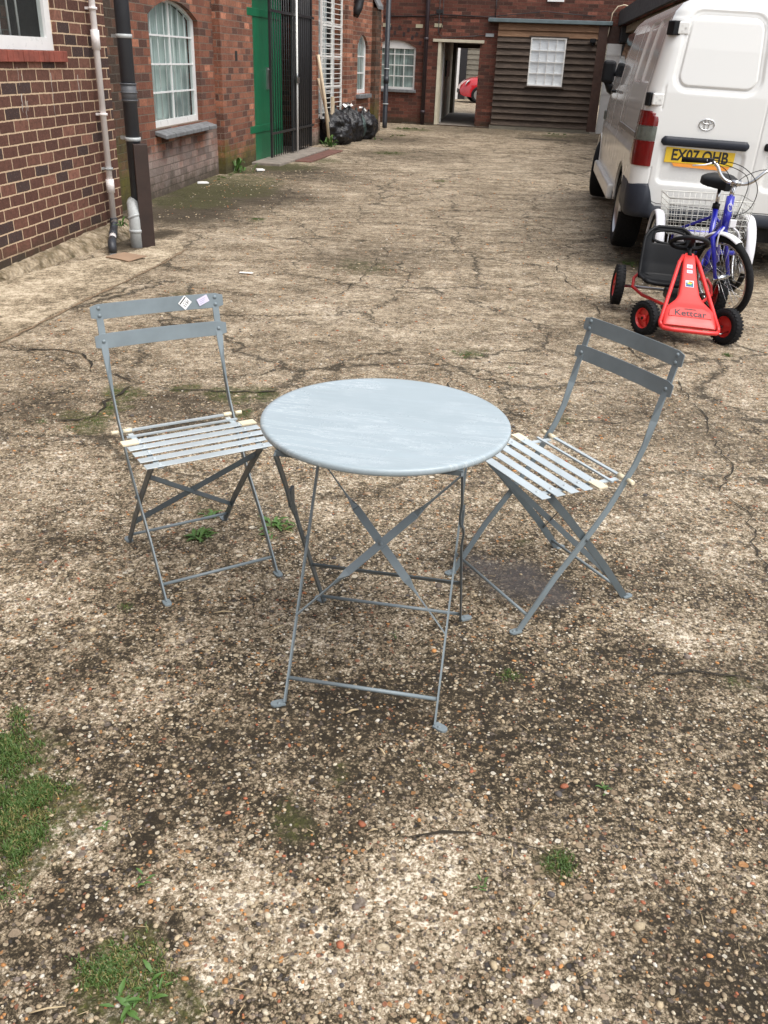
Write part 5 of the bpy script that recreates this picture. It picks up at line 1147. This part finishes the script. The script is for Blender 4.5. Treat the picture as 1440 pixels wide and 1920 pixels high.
# underside, wheel wells, sill, rail
m = MB(); m.box(-.60, .60, .12, 4.9, .26, .60); m.box(-.84, .84, .15, .52, .42, .6); m.box(-.84, .84, 1.45, 3.98, .34, .6); m.box(-.70, .70, .5, 1.45, .5, .9); m.box(-.70, .70, 4.0, 4.85, .5, .9); m.build('underbody', M['dark'], VAN)
for sx in (-1, 1):
    m = MB(); m.box(sx * .915 - .03, sx * .915 + .03, 1.50, 3.95, .325, .46); m.build('side_skirt', M['van'], VAN, bevel=.02)
    m = MB(); x = .893; m.box(sx * x - .008, sx * x + .008, .30, 1.98, .955, .99); m.build('slider_rail', simple('rail grey', (.16, .15, .145), .4) if sx < 0 else bpy.data.materials['rail grey'], VAN)  # slider rail as a plain darker grey strip
    m = MB(); m.tube([(sx * .89, 3.12, 1.22), (sx * .925, 3.13, 1.22), (sx * .925, 3.27, 1.22), (sx * .885, 3.29, 1.22)], .014, 8); m.build('door_handle', M['black_plastic'], VAN)
    m = MB(); m.add([(sx * .862, 3.1, 1.36), (sx * .865, 4.25, 1.36), (sx * .80, 3.82, 1.78), (sx * .795, 3.1, 1.78)], [(0, 1, 2, 3)]); m.build('window', M['darkglass'], VAN)
    m = MB(); m.box(sx * .93 - .075, sx * .93 + .075, 4.20, 4.32, 1.28, 1.52); mi = m.build('wing_mirror', M['black_plastic'], VAN, bevel=.035, seg=3)
    m = MB(); m.tube([(sx * .84, 4.32, 1.20), (sx * .88, 4.28, 1.22), (sx * .93, 4.26, 1.30)], [.05, .05, .04], 10); m.build('mirror_arm', M['black_plastic'], mi)
    m = MB(); m.box(sx * .905 - .012, sx * .905 + .012, 4.0, 4.09, .90, 1.0); m.build('side_indicator', M['lamp_clear'], VAN, bevel=.01)
    for y in (0.95, 4.42):
        Mx = Matrix.Translation((sx * (.775 if y < 2 else .80), y, .318)) @ Matrix.Rotation(R(-11) if y > 2 else 0, 4, 'Z') @ Matrix.Rotation(sx * R(90), 4, 'Y'); m = MB(); m.smooth = True
        m.lathe([(.20, -.10), (.285, -.105), (.310, -.095), (.322, -.07), (.324, 0), (.322, .07), (.310, .095), (.285, .105), (.205, .098)], Mx, 56, closed=True); wh = m.build('wheel', M['rubber'], VAN)
        m = MB(); m.smooth = True; m.lathe([(.205, .10), (.195, .075), (.15, .055), (.10, .075), (.06, .085), (.0001, .085)], Mx, 40)
        m.lathe([(.204, -.02), (.16, -.03), (.0001, -.03)], Mx, 30)
        for k in range(8): a = k * math.pi / 4; m.box(-.018, .018, -.008, .008, -.002, .004, M=Mx @ Matrix.Translation((.165 * math.cos(a), .165 * math.sin(a), .066)))
        m.build('rim', M['steel'], wh)
    for y in (0.95, 4.42):
        m = MB(); pts = [(sx * (.885), y + .405 * math.cos(math.radians(t_)), .32 + .405 * math.sin(math.radians(t_))) for t_ in np.linspace(4, 176, 40)]; m.tube(pts, .012, 8); m.build('arch_lip', M['van'], VAN)

# ---------------------------------------------------------------- pedal kart
KT = thing('pedal_kart', 'red pedal go-kart with black seat parked behind the van', 'go-kart', (1.79, 5.33, .010), rot=(0, R(-2.5), yaw_from_forward(-.12, -.993)))
def kart_wheel(x, y, r, w, steer=0):
    Mx = Matrix.Translation((x, y, r)) @ Matrix.Rotation(steer, 4, 'Z') @ Matrix.Rotation(R(90) if x > 0 else R(-90), 4, 'Y')
    m = MB(); m.smooth = True; ri = r * .60
    m.lathe([(ri, -w / 2 * .8), (r * .78, -w / 2), (r * .93, -w / 2 * .86), (r, -w / 2 * .4), (r, w / 2 * .4), (r * .93, w / 2 * .86), (r * .78, w / 2), (ri, w / 2 * .8)], Mx, 44, closed=True)
    m.smooth = False
    for k in range(30):
        a = 2 * math.pi * k / 30
        for zz in (-.3, .3): m.box(-.002, .003, -.006, .006, -.010 + zz * w, .010 + zz * w, M=Mx @ Matrix.Rotation(a + zz * .2, 4, 'Z') @ Matrix.Translation((r * .985, 0, 0)) @ Matrix.Rotation(zz * 1.2, 4, 'X'))
    wh = m.build('wheel', M['rubber'], KT)
    m = MB(); m.smooth = True; m.lathe([(ri, w * .36), (ri * .95, w * .30), (ri * .88, w * .12)], Mx, 36); m.lathe([(ri * .34, w * .1), (ri * .34, w * .34), (ri * .2, w * .38), (.0001, w * .38)], Mx, 24); m.smooth = False
    for k in range(3): a = 2 * math.pi * k / 3 + .5; m.box(ri * .25, ri * .97, -ri * .17, ri * .17, w * .08, w * .20, M=Mx @ Matrix.Rotation(a, 4, 'Z'))
    m.lathe([(ri, -w * .3), (ri, w * .02), (.001, w * .02)], Mx, 24)
    m.build('rim', M['red'], wh); m = MB(); m.tube([Mx @ Vector((0, 0, w * .36)), Mx @ Vector((0, 0, w * .44))], .009, 10); m.build('hub_cap', M['black_plastic'], wh)
kart_wheel(.245, 0, .103, .062, R(34)); kart_wheel(-.238, .01, .108, .066, R(34)); kart_wheel(.345, -.74, .132, .066); kart_wheel(-.335, -.74, .132, .066)
m = MB(); m.tube([(-.22, 0, .10), (.22, 0, .10)], .010, 10); m.build('axle', M['steel'], KT); m = MB(); m.tube([(-.31, -.74, .13), (.31, -.74, .13)], .010, 10); m.build('axle', M['steel'], KT)
m = MB(); m.tube([(-.262, .02, .085), (-.20, .075, .075), (-.14, .08, .075)], .005, 8); m.tube([(.19, -.06, .14), (.205, -.03, .18), (.19, .0, .16), (.17, .03, .13)], .005, 8); m.build('steering_rod', M['chrome'], KT)
# red tube frame
m = MB()
for sx in (-1, 1): m.tube([(sx * .035, -.345, .435), (sx * .06, -.30, .40), (sx * .155, .04, .155), (sx * .172, .10, .115), (sx * .168, .135, .10)], .0125, 12)
m.tube([(-.168, .135, .10), (-.155, .158, .095), (-.10, .168, .093), (.10, .168, .093), (.155, .158, .095), (.168, .135, .10)], .0135, 12)
m.tube([(.03, -.05, .12), (.06, -.30, .115), (.20, -.56, .12), (.26, -.64, .15), (.255, -.69, .20), (.225, -.70, .235), (.17, -.68, .24)], .011, 12)
m.tube([(-.03, -.05, .12), (-.06, -.30, .115), (-.20, -.56, .12), (-.26, -.64, .15), (-.255, -.69, .20), (-.225, -.70, .235), (-.17, -.68, .24)], .011, 12)
m.build('tube_frame', M['red_metal'], KT)
m = MB(); m.box(-.045, .045, -.70, -.05, .10, .17); m.tube([(0, -.05, .13), (0, .1, .11)], .02, 10); m.box(-.055, .055, -.30, -.06, .12, .19); m.build('chain_guard', M['black_plastic'], KT, bevel=.015)
for sx, yy in ((-1, -.16), (1, -.10)): m = MB(); m.tube([(0, -.13, .16), (sx * .08, yy, .15)], .006, 8); m.box(sx * .11 - .035, sx * .11 + .035, yy - .03, yy + .03, .145, .165); m.build('pedal', M['black_plastic'], KT, bevel=.006)
# hood: tapering shell
hood_tab = [(-.352, .452, .028, .02), (-.335, .440, .037, .03), (-.26, .385, .043, .035), (-.16, .312, .052, .038), (-.08, .256, .066, .040), (-.045, .232, .085, .042), (-.015, .212, .118, .044), (.015, .197, .140, .045), (.03, .190, .146, .046), (.085, .152, .156, .044), (.112, .128, .158, .03), (.124, .112, .155, .015)]
m = MB(); m.smooth = True; rows = []; nk = 20
hy = [h[0] for h in hood_tab]
for k in range(60):
    y = hy[0] + (hy[-1] - hy[0]) * k / 59; z, w_, th_ = (float(np.interp(y, hy, [h[i] for h in hood_tab])) for i in (1, 2, 3)); row = []
    for j in range(nk + 1):
        a = math.pi * j / nk; row.append((-w_ * math.copysign(abs(math.cos(a)) ** .25, math.cos(a)), y - .55 * th_ * (1 - math.sin(a) ** .35), z - th_ * (1 - math.sin(a) ** .35)))
    rows.append(row)
m.add([v for r_ in rows for v in r_], [(i * (nk + 1) + j, i * (nk + 1) + j + 1, (i + 1) * (nk + 1) + j + 1, (i + 1) * (nk + 1) + j) for i in range(59) for j in range(nk)]); m.add(rows[-1], [tuple(range(nk + 1))]); m.add(rows[0], [tuple(range(nk + 1))])
hood = m.build('hood', M['red'], KT)
# nose panel and lettering: plane of the flared part
pn = (Vector((0, .112, .128)) - Vector((0, .015, .197))).normalized(); nrm = Vector((0, -pn.z, pn.y)); nrm = nrm if nrm.z > 0 else -nrm
ctr = Vector((0, .058, .171)); xax = Vector((-1, 0, 0)); yax = -pn
Mh = Matrix(((xax.x, yax.x, nrm.x, ctr.x), (xax.y, yax.y, nrm.y, ctr.y), (xax.z, yax.z, nrm.z, ctr.z), (0, 0, 0, 1)))
m = MB(); m.slab([(-.128, -.030), (.128, -.030), (.122, .018), (.075, .044), (-.075, .044), (-.122, .018)], -.008, .004, M=Mh); npn = m.build('nose_panel', M['red'], hood, bevel=.004)
lt = simple('dark red lettering', (.025, .008, .015), .5)
text('Kettcar', .062, npn, lt, Mh @ Matrix.Translation((0, -.004, .0045)), .0006, 'lettering', bold=.0010); text('ORIGINAL', .012, npn, lt, Mh @ Matrix.Translation((0, .029, .0045)), .0006, 'lettering', bold=.0005, sx=1.3)
def hoodpt(y, off=.003):
    z = float(np.interp(y, hy, [h[1] for h in hood_tab])); return Vector((0, y, z))
sl2 = (hoodpt(-.08) - hoodpt(-.26)).normalized(); nr2 = Vector((0, -sl2.z, sl2.y)); nr2 = nr2 if nr2.z > 0 else -nr2
def hm2(y): c = hoodpt(y) + nr2 * .0012; return Matrix(((-1, 0, nr2.x, c.x), (0, -sl2.y, nr2.y, c.y), (0, -sl2.z, nr2.z, c.z), (0, 0, 0, 1)))
for y, w_, h_ in ((-.262, .034, .030), (-.228, .034, .026)):
    m = MB(); m.slab([(-w_ / 2, -h_ / 2), (w_ / 2, -h_ / 2), (w_ / 2, h_ / 2), (-w_ / 2, h_ / 2)], 0, .001, M=hm2(y)); s_ = m.build('sticker', M['lilac'], hood)
    m = MB(); m.box(-.011, .011, -.002, .001, .0011, .0014, M=hm2(y)); m.build('sticker_print', M['ink'], s_)
m = MB(); m.slab([(-.025, -.026), (.025, -.026), (.025, .026), (-.025, .026)], 0, .001, M=hm2(-.148)); s_ = m.build('sticker', M['sign_white'], hood)
for nm_, col, poly in (('blue', (.02, .08, .25), [(-.022, -.023), (.022, -.023), (.022, .010), (-.022, .010)]), ('green', (.05, .35, .08), [(-.018, -.004), (.012, -.012), (.018, -.006), (-.006, .004)]), ('yellow', (.8, .6, .03), [(-.016, .002), (.004, -.002), (.018, .006), (-.004, .012)]), ('red', (.7, .04, .02), [(-.006, .012), (.016, .008), (.02, .016), (-.002, .021)])):
    m = MB(); m.slab(poly, .0011, .0013 + .0002 * ['blue', 'green', 'yellow', 'red'].index(nm_), M=hm2(-.148)); m.build('sticker_print', simple('sticker ' + nm_, col, .5), s_)
# steering wheel
sc = Vector((0, -.425, .50)); ax = Vector((0, -.45, .89)).normalized(); Ms = Matrix.Translation(sc) @ ax.to_track_quat('Z', 'Y').to_matrix().to_4x4()
m = MB(); m.tube([Ms @ Vector((.112 * math.cos(t_), .112 * math.sin(t_), .0)) for t_ in np.linspace(0, 2 * math.pi, 41)[:-1]], .0135, 12, closed=True); sw = m.build('steering_wheel', M['black_plastic'], KT)
m = MB()
for a in (R(90), R(210), R(330)): m.bar([Ms @ Vector((0, 0, -.03)), Ms @ Vector((.055 * math.cos(a), .055 * math.sin(a), -.022)), Ms @ Vector((.108 * math.cos(a), .108 * math.sin(a), 0))], Ms.to_3x3() @ Vector((-math.sin(a), math.cos(a), 0)), .028, .010)
m.tube([Ms @ Vector((0, 0, -.02)), Vector((0, -.34, .435))], .016, 10); m.build('steering_spokes', M['black_plastic'], sw)
# bucket seat
def seat_shell(t, s):   # t 0 front of pan .. 1 top of back, s -1..1
    P = [(-.39, .235), (-.43, .228), (-.52, .215), (-.60, .215), (-.655, .245), (-.685, .31), (-.715, .40), (-.745, .48), (-.762, .535)]; u = t * (len(P) - 1); i = min(int(u), len(P) - 2); f = u - i
    y = P[i][0] * (1 - f) + P[i + 1][0] * f; z = P[i][1] * (1 - f) + P[i + 1][1] * f
    wv = .155 + .012 * math.sin(t * math.pi) - .028 * max(0, (t - .8) / .2) ** 2; side = abs(s) ** 4
    if t < .45: z += .055 * side * (.3 + t); 
    else: y += .075 * side * (1 - (t - .45) * 1.3); z += .0
    return Vector((s * wv + .075, y, z))
m = MB(); m.smooth = True; nt_, ns_ = 56, 32; vs = [seat_shell(i / nt_, -1 + 2 * j / ns_) for i in range(nt_ + 1) for j in range(ns_ + 1)]; fs = []
for i in range(nt_):
    for j in range(ns_):
        t_ = (i + .5) / nt_; s_ = -1 + 2 * (j + .5) / ns_
        if .80 < t_ < .955 and abs(s_) < .66: continue
        if t_ > .93 and abs(s_) > .80: continue
        fs.append((i * (ns_ + 1) + j, i * (ns_ + 1) + j + 1, (i + 1) * (ns_ + 1) + j + 1, (i + 1) * (ns_ + 1) + j))
m.add(vs, fs); st = m.build('seat', M['black_plastic'], KT, recalc=False); so2 = st.modifiers.new('s', 'SOLIDIFY'); so2.thickness = .012; so2.offset = 0
m = MB(); rim = [seat_shell(t_, 1) for t_ in np.linspace(.02, .86, 22)] + [seat_shell(.92, .93), seat_shell(.97, .80), seat_shell(1, .6), seat_shell(1, .3), seat_shell(1, 0), seat_shell(1, -.3), seat_shell(1, -.6), seat_shell(.97, -.80), seat_shell(.92, -.93)] + [seat_shell(t_, -1) for t_ in np.linspace(.86, .02, 22)]
m.tube(rim, .011, 10); m.tube([seat_shell(.02, s_) for s_ in np.linspace(-1, 1, 12)], .014, 10); m.build('seat_rim', M['black_plastic'], st)
m = MB(); m.tube([seat_shell(.88 + .075 * math.sin(a), max(-.66, min(.66, .80 * math.cos(a)))) if True else 0 for a in np.linspace(0, 2 * math.pi, 33)[:-1]], .009, 8, closed=True); m.build('handle_rim', M['black_plastic'], st)

# ---------------------------------------------------------------- tricycle
TK = thing('tricycle', 'blue adult tricycle with white wire basket between its rear wheels', 'tricycle', (2.25, 5.93, 0))
def spoked(c, r, mat_, parent, w_=.020, lat=None, spokes=28, name='wheel'):
    lat = Vector(lat).normalized(); Mx = Matrix.Translation(c) @ lat.to_track_quat('Z', 'Y').to_matrix().to_4x4()
    m = MB(); m.tube([Mx @ Vector(((r - w_) * math.cos(t_), (r - w_) * math.sin(t_), 0)) for t_ in np.linspace(0, 2 * math.pi, 65)[:-1]], w_, 12, closed=True); wh = m.build(name, M['rubber'], parent)
    m = MB(); m.tube([Mx @ Vector(((r - 2.2 * w_) * math.cos(t_), (r - 2.2 * w_) * math.sin(t_), 0)) for t_ in np.linspace(0, 2 * math.pi, 65)[:-1]], w_ * .5, 8, closed=True); m.build('rim', M['chrome'], wh)
    m = MB(); m.tube([Mx @ Vector((0, 0, -.045)), Mx @ Vector((0, 0, .045))], .018, 12)
    for k in range(spokes):
        a = 2 * math.pi * k / spokes; b = a + (.5 if k % 2 else -.5); s = 1 if (k // 2) % 2 else -1; m.tube([Mx @ Vector((.016 * math.cos(b), .016 * math.sin(b), s * .03)), Mx @ Vector(((r - 2.2 * w_) * math.cos(a), (r - 2.2 * w_) * math.sin(a), 0))], .0014, 4)
    m.build('spokes', M['chrome'], wh); return Mx
d = Vector((.42, -.905, 0)).normalized(); up = Vector((-.16, 0, 1)).normalized(); lat = d.cross(up).normalized()
fc = Vector((-.075, .0, .268)); FM = spoked(fc, .275, None, TK, .023, lat)
ry = .98; yw = Vector((.99, -.13, 0)); rc = Vector((.05, ry, .262))
for sx in (-1, 1):
    c = rc + yw * (.325 * sx); Mx = spoked(c, .262, None, TK, .021, yw)
    m = MB(); m.smooth = True; rows = []
    for k in range(25):
        t_ = math.radians(200 - 190 * k / 24) ; row = []
        for j in range(7):
            b = -1 + 2 * j / 6; rr = .285 - .012 * b * b; fwd = Vector((-.13, -.99, 0)); row.append(c + fwd * (-rr * math.cos(t_)) + Vector((0, 0, rr * math.sin(t_))) + yw * (.034 * b))
        rows.append(row)
    m.add([v for r_ in rows for v in r_], [(i * 7 + j, i * 7 + j + 1, (i + 1) * 7 + j + 1, (i + 1) * 7 + j) for i in range(24) for j in range(6)]); f_ = m.build('mudguard', M['silverpl'], TK, recalc=False); s_ = f_.modifiers.new('s', 'SOLIDIFY'); s_.thickness = .003
    m = MB(); m.tube([c + Vector((0, -.20, .20)) + yw * .0, c + Vector((0, 0, 0)) + yw * (.05 * sx)], .002, 6); m.build('mudguard_stay', M['steel'], TK)
# front mudguard
m = MB(); m.smooth = True; rows = []
for k in range(20):
    t_ = math.radians(60 + 75 * k / 19); row = []
    for j in range(7):
        b = -1 + 2 * j / 6; rr = .292 - .012 * b * b; row.append(fc + d * (rr * math.cos(t_)) + up * (rr * math.sin(t_)) + lat * (.028 * b))
    rows.append(row)
m.add([v for r_ in rows for v in r_], [(i * 7 + j, i * 7 + j + 1, (i + 1) * 7 + j + 1, (i + 1) * 7 + j) for i in range(19) for j in range(6)]); f_ = m.build('mudguard', M['silverpl'], TK, recalc=False); s_ = f_.modifiers.new('s', 'SOLIDIFY'); s_.thickness = .003
m = MB(); cr = Vector((-.105, .045, .585)); hb, ht = Vector((-.105, .05, .60)), Vector((-.088, .10, .765))
for sx in (-1, 1): m.tube([cr, fc + lat * (.050 * sx) + Vector((-.06, .04, .26)), fc + lat * (.055 * sx)], [.018, .017, .012], 12)
m.build('fork', M['blue'], TK)
m = MB(); m.tube([fc - lat * .075, fc + lat * .075], .007, 10); m.build('axle', M['chrome'], TK)
m = MB(); m.tube([hb - Vector((0, 0, .03)), ht], .027, 16); fr = m.build('frame', M['blue'], TK)
m = MB(); lm2 = Matrix.Translation(hb.lerp(ht, .62) + Vector((0, -.0285, 0))) @ Matrix.Rotation(-.3, 4, 'Y'); m.tube([lm2 @ Vector((.014 * math.cos(t_), 0, .024 * math.sin(t_))) for t_ in np.linspace(0, 2 * math.pi, 17)[:-1]], .003, 6, closed=True); m.build('head_badge', M['silverpl'], fr)
sb = Vector((-.05, .42, .22)); stp = Vector((-.012, .56, .64))
m = MB(); m.tube([sb, stp], .021, 14); m.build('seat_tube', M['blue'], TK)
m = MB(); m.tube([hb, hb + Vector((.0, .10, -.10)), Vector((-.03, .30, .33)), sb], .024, 14); m.tube([hb + Vector((0, 0, .06)), sb.lerp(stp, .55)], .014, 10); m.build('main_tube', M['blue'], TK)
m = MB(); m.tube([sb, Vector((.0, .7, .26)), rc], .020, 12); m.tube([rc - yw * .30, rc + yw * .30], .018, 12)
for sx in (-1, 1): m.tube([stp - Vector((0, 0, .06)), rc + yw * (.20 * sx) + Vector((0, -.02, .14)), rc + yw * (.2 * sx)], .010, 10)
m.tube([rc - yw * .2 + Vector((0, -.02, .14)), rc + yw * .2 + Vector((0, -.02, .14))], .012, 10); m.build('rear_frame', M['blue'], TK)
m = MB(); m.tube([stp, stp + Vector((.008, .02, .14))], .0135, 12); m.build('seat_post', M['chrome'], TK)
m = MB(); m.tube([stp + Vector((-.004, -.004, -.015)), stp + Vector((.002, .004, .02))], .026, 14); m.build('seat_clamp', M['black_plastic'], TK)
# saddle
m = MB(); m.smooth = True; rows = []; sc2 = stp + Vector((.01, .03, .155))
for i in range(21):
    t_ = i / 20; wv = .105 * (math.sin(min(1, t_ * 1.5) * math.pi / 2) ** 1.6) * (1 if t_ < .86 else math.sqrt(max(0.02, 1 - ((t_ - .86) / .145) ** 2))) + .018; row = []
    for j in range(17):
        a = math.pi * j / 16 ; zz = .050 * math.sin(a) ** .7 + .012 * abs(math.cos(a)) * t_; row.append(sc2 + Vector((-wv * math.cos(a), -.16 + .27 * t_, zz - .018 + .022 * t_ - (.02 if j in (0, 16) else 0))))
    rows.append(row)
m.add([v for r_ in rows for v in r_], [(i * 17 + j, i * 17 + j + 1, (i + 1) * 17 + j + 1, (i + 1) * 17 + j) for i in range(20) for j in range(16)]); m.add(rows[0], [tuple(range(17))]); m.add(rows[-1], [tuple(range(17))]); m.add([r_[0] for r_ in rows] + [r_[-1] for r_ in reversed(rows)], [tuple(range(42))])
sd_ = m.build('saddle', M['black_plastic'], TK)
m = MB()
for sx in (-1, 1): m.tube([sc2 + Vector((sx * .055, .06, -.05 + .015 * math.cos(0))), sc2 + Vector((sx * .055, .06, -.01))], .018, 10); m.tube([sc2 + Vector((sx * .02, -.12, -.01)), sc2 + Vector((sx * .022, .08, -.035))], .004, 6)
m.build('saddle_spring', M['black_plastic'], sd_)
m = MB(); m.box(-.022, .022, -.06, -.045, -.025, .025, M=Matrix.Translation(cr + Vector((.022, -.01, .03)))); m.build('reflector', M['silverpl'], TK, bevel=.006)
# handlebar
hc = Vector((-.065, .125, .845)); m = MB(); m.tube([ht, ht + Vector((.004, .004, .03)), hc - Vector((0, 0, .01))], [.014, .014, .013], 12); m.tube([hc - Vector((.03, -.005, 0)), hc + Vector((.03, -.005, 0))], .019, 12); m.build('stem', M['chrome'], TK)
bl = [hc, hc + Vector((-.06, .01, .005)), hc + Vector((-.105, .02, .045)), hc + Vector((-.125, .03, .095)), hc + Vector((-.155, .05, .118)), hc + Vector((-.19, .07, .122)), hc + Vector((-.335, .13, .118))]
br = [hc, hc + Vector((.06, -.02, -.005)), hc + Vector((.105, -.04, .025)), hc + Vector((.15, -.045, .075)), hc + Vector((.19, -.03, .092)), hc + Vector((.215, .0, .088)), hc + Vector((.30, .10, .07))]
def sm(pts, it=2):
    pts = [Vector(p) for p in pts]
    for _ in range(it):
        o = [pts[0]]
        for p, q in zip(pts[:-1], pts[1:]): o += [p.lerp(q, .25), p.lerp(q, .75)]
        pts = o + [pts[-1]]
    return pts
m = MB(); m.tube(sm(bl), .0112, 12); m.tube(sm(br), .0112, 12); hb_ = m.build('handlebar', M['chrome'], TK)
m = MB(); m.tube([bl[-2], bl[-1]], .0165, 12); m.build('grip', M['rubber'], hb_); m = MB(); m.tube([br[-2], br[-1]], .0165, 12); m.build('grip', M['rubber'], hb_)
for P_a, sgn in ((bl, -1), (br, 1)):
    b0 = P_a[-2] + (P_a[-1] - P_a[-2]).normalized() * -.02; m = MB(); m.tube([b0, b0 + Vector((0, -.03, -.012)), b0 + Vector((sgn * .05, -.055, -.022)), b0 + Vector((sgn * .12, -.035, -.030))], [.008, .006, .005, .004], 8); lv = m.build('brake_lever', M['silverpl'], hb_)
    m = MB(); m.box(-.018, .018, -.03, .016, -.02, .016, M=Matrix.Translation(b0)); m.build('lever_clamp', M['black_plastic'], lv, bevel=.006)
m = MB()
for pts in ([bl[4], hc + Vector((-.05, -.09, .10)), hc + Vector((.05, -.12, .04)), hc + Vector((.03, -.09, -.14)), hb + Vector((.03, -.02, .0))], [bl[4] + Vector((0, 0, .01)), hc + Vector((0, -.06, .12)), hc + Vector((.13, -.08, .0)), hc + Vector((.12, -.04, -.16)), hb + Vector((.04, 0, .05))],
            [br[4], hc + Vector((.08, -.10, .09)), hc + Vector((-.03, -.10, .03)), hc + Vector((-.02, 0, -.1)), Vector((-.03, .3, .42))], [bl[4], hc + Vector((-.03, .05, .06)), hc + Vector((.02, .06, -.12)), Vector((.0, .45, .4))]): m.tube(sm(pts, 3), .0026, 6)
m.build('brake_cable', M['black_plastic'], TK)
m = MB(); m.tube(sm([cr + Vector((-.015, -.03, .0)), cr + Vector((-.05, -.05, -.05)), cr + Vector((-.045, -.05, -.12))]), .006, 8); m.tube(sm([cr + Vector((.04, -.04, 0)), cr + Vector((.085, -.04, -.03)), cr + Vector((.09, -.04, -.09))]), .006, 8); m.build('brake_caliper', M['silverpl'], TK)
# basket
bm_ = Matrix(((.99, .13, 0, rc.x), (-.13, .99, 0, rc.y), (0, 0, 1, 0), (0, 0, 0, 1)))
m = MB(); z0, z1 = .405, .655
def bx_(x, y, z): g = 1 + .10 * (z - z0) / (z1 - z0); return bm_ @ Vector((x * .27 * g, y * .20 * g, z))
def side_wires(m, a, b, n):
    for k in range(n + 1):
        t_ = k / n; x, y = a[0] * (1 - t_) + b[0] * t_, a[1] * (1 - t_) + b[1] * t_; m.tube([bx_(x, y, z0), bx_(x, y, z1)], .0024, 5)
cs = [(-1, -1), (1, -1), (1, 1), (-1, 1)]
for i in range(4): side_wires(m, cs[i], cs[(i + 1) % 4], 14 if i % 2 == 0 else 9)
for k in range(7):
    z = z0 + (z1 - z0) * k / 6; m.tube([bx_(x, y, z) for x, y in cs],   .0026 if k < 6 else .0045, 5, closed=True)
for k in range(15): x = -1 + 2 * k / 14; m.tube([bx_(x, -1, z0), bx_(x, 1, z0)], .0022, 5)
for k in range(9): y = -1 + 2 * k / 8; m.tube([bx_(-1, y, z0), bx_(1, y, z0)], .0022, 5)
m.build('basket', M['wire'], TK)
for k, (x, y) in enumerate(((-.95, -.95), (.95, -.95), (.95, .95), (-.95, .95))): m = MB(); p = bx_(x, y, z0); m.tube([p, p - Vector((0, 0, .14))], .005, 6); m.build('basket_support', M['steel'], TK)
m = MB(); m.box(-.19, .19, -.15, .15, .345, .40, M=bm_); m.build('basket_tray', M['silverpl'], TK, bevel=.01)
m = MB(); m.tube([(-.07, .42, .24), (.08, .42, .24)], .02, 10); m.tube([(.06, .42, .24), (.065, .36, .12)], .008, 8); m.box(.05, .13, .33, .39, .11, .135); m.build('crank', M['black_plastic'], TK)
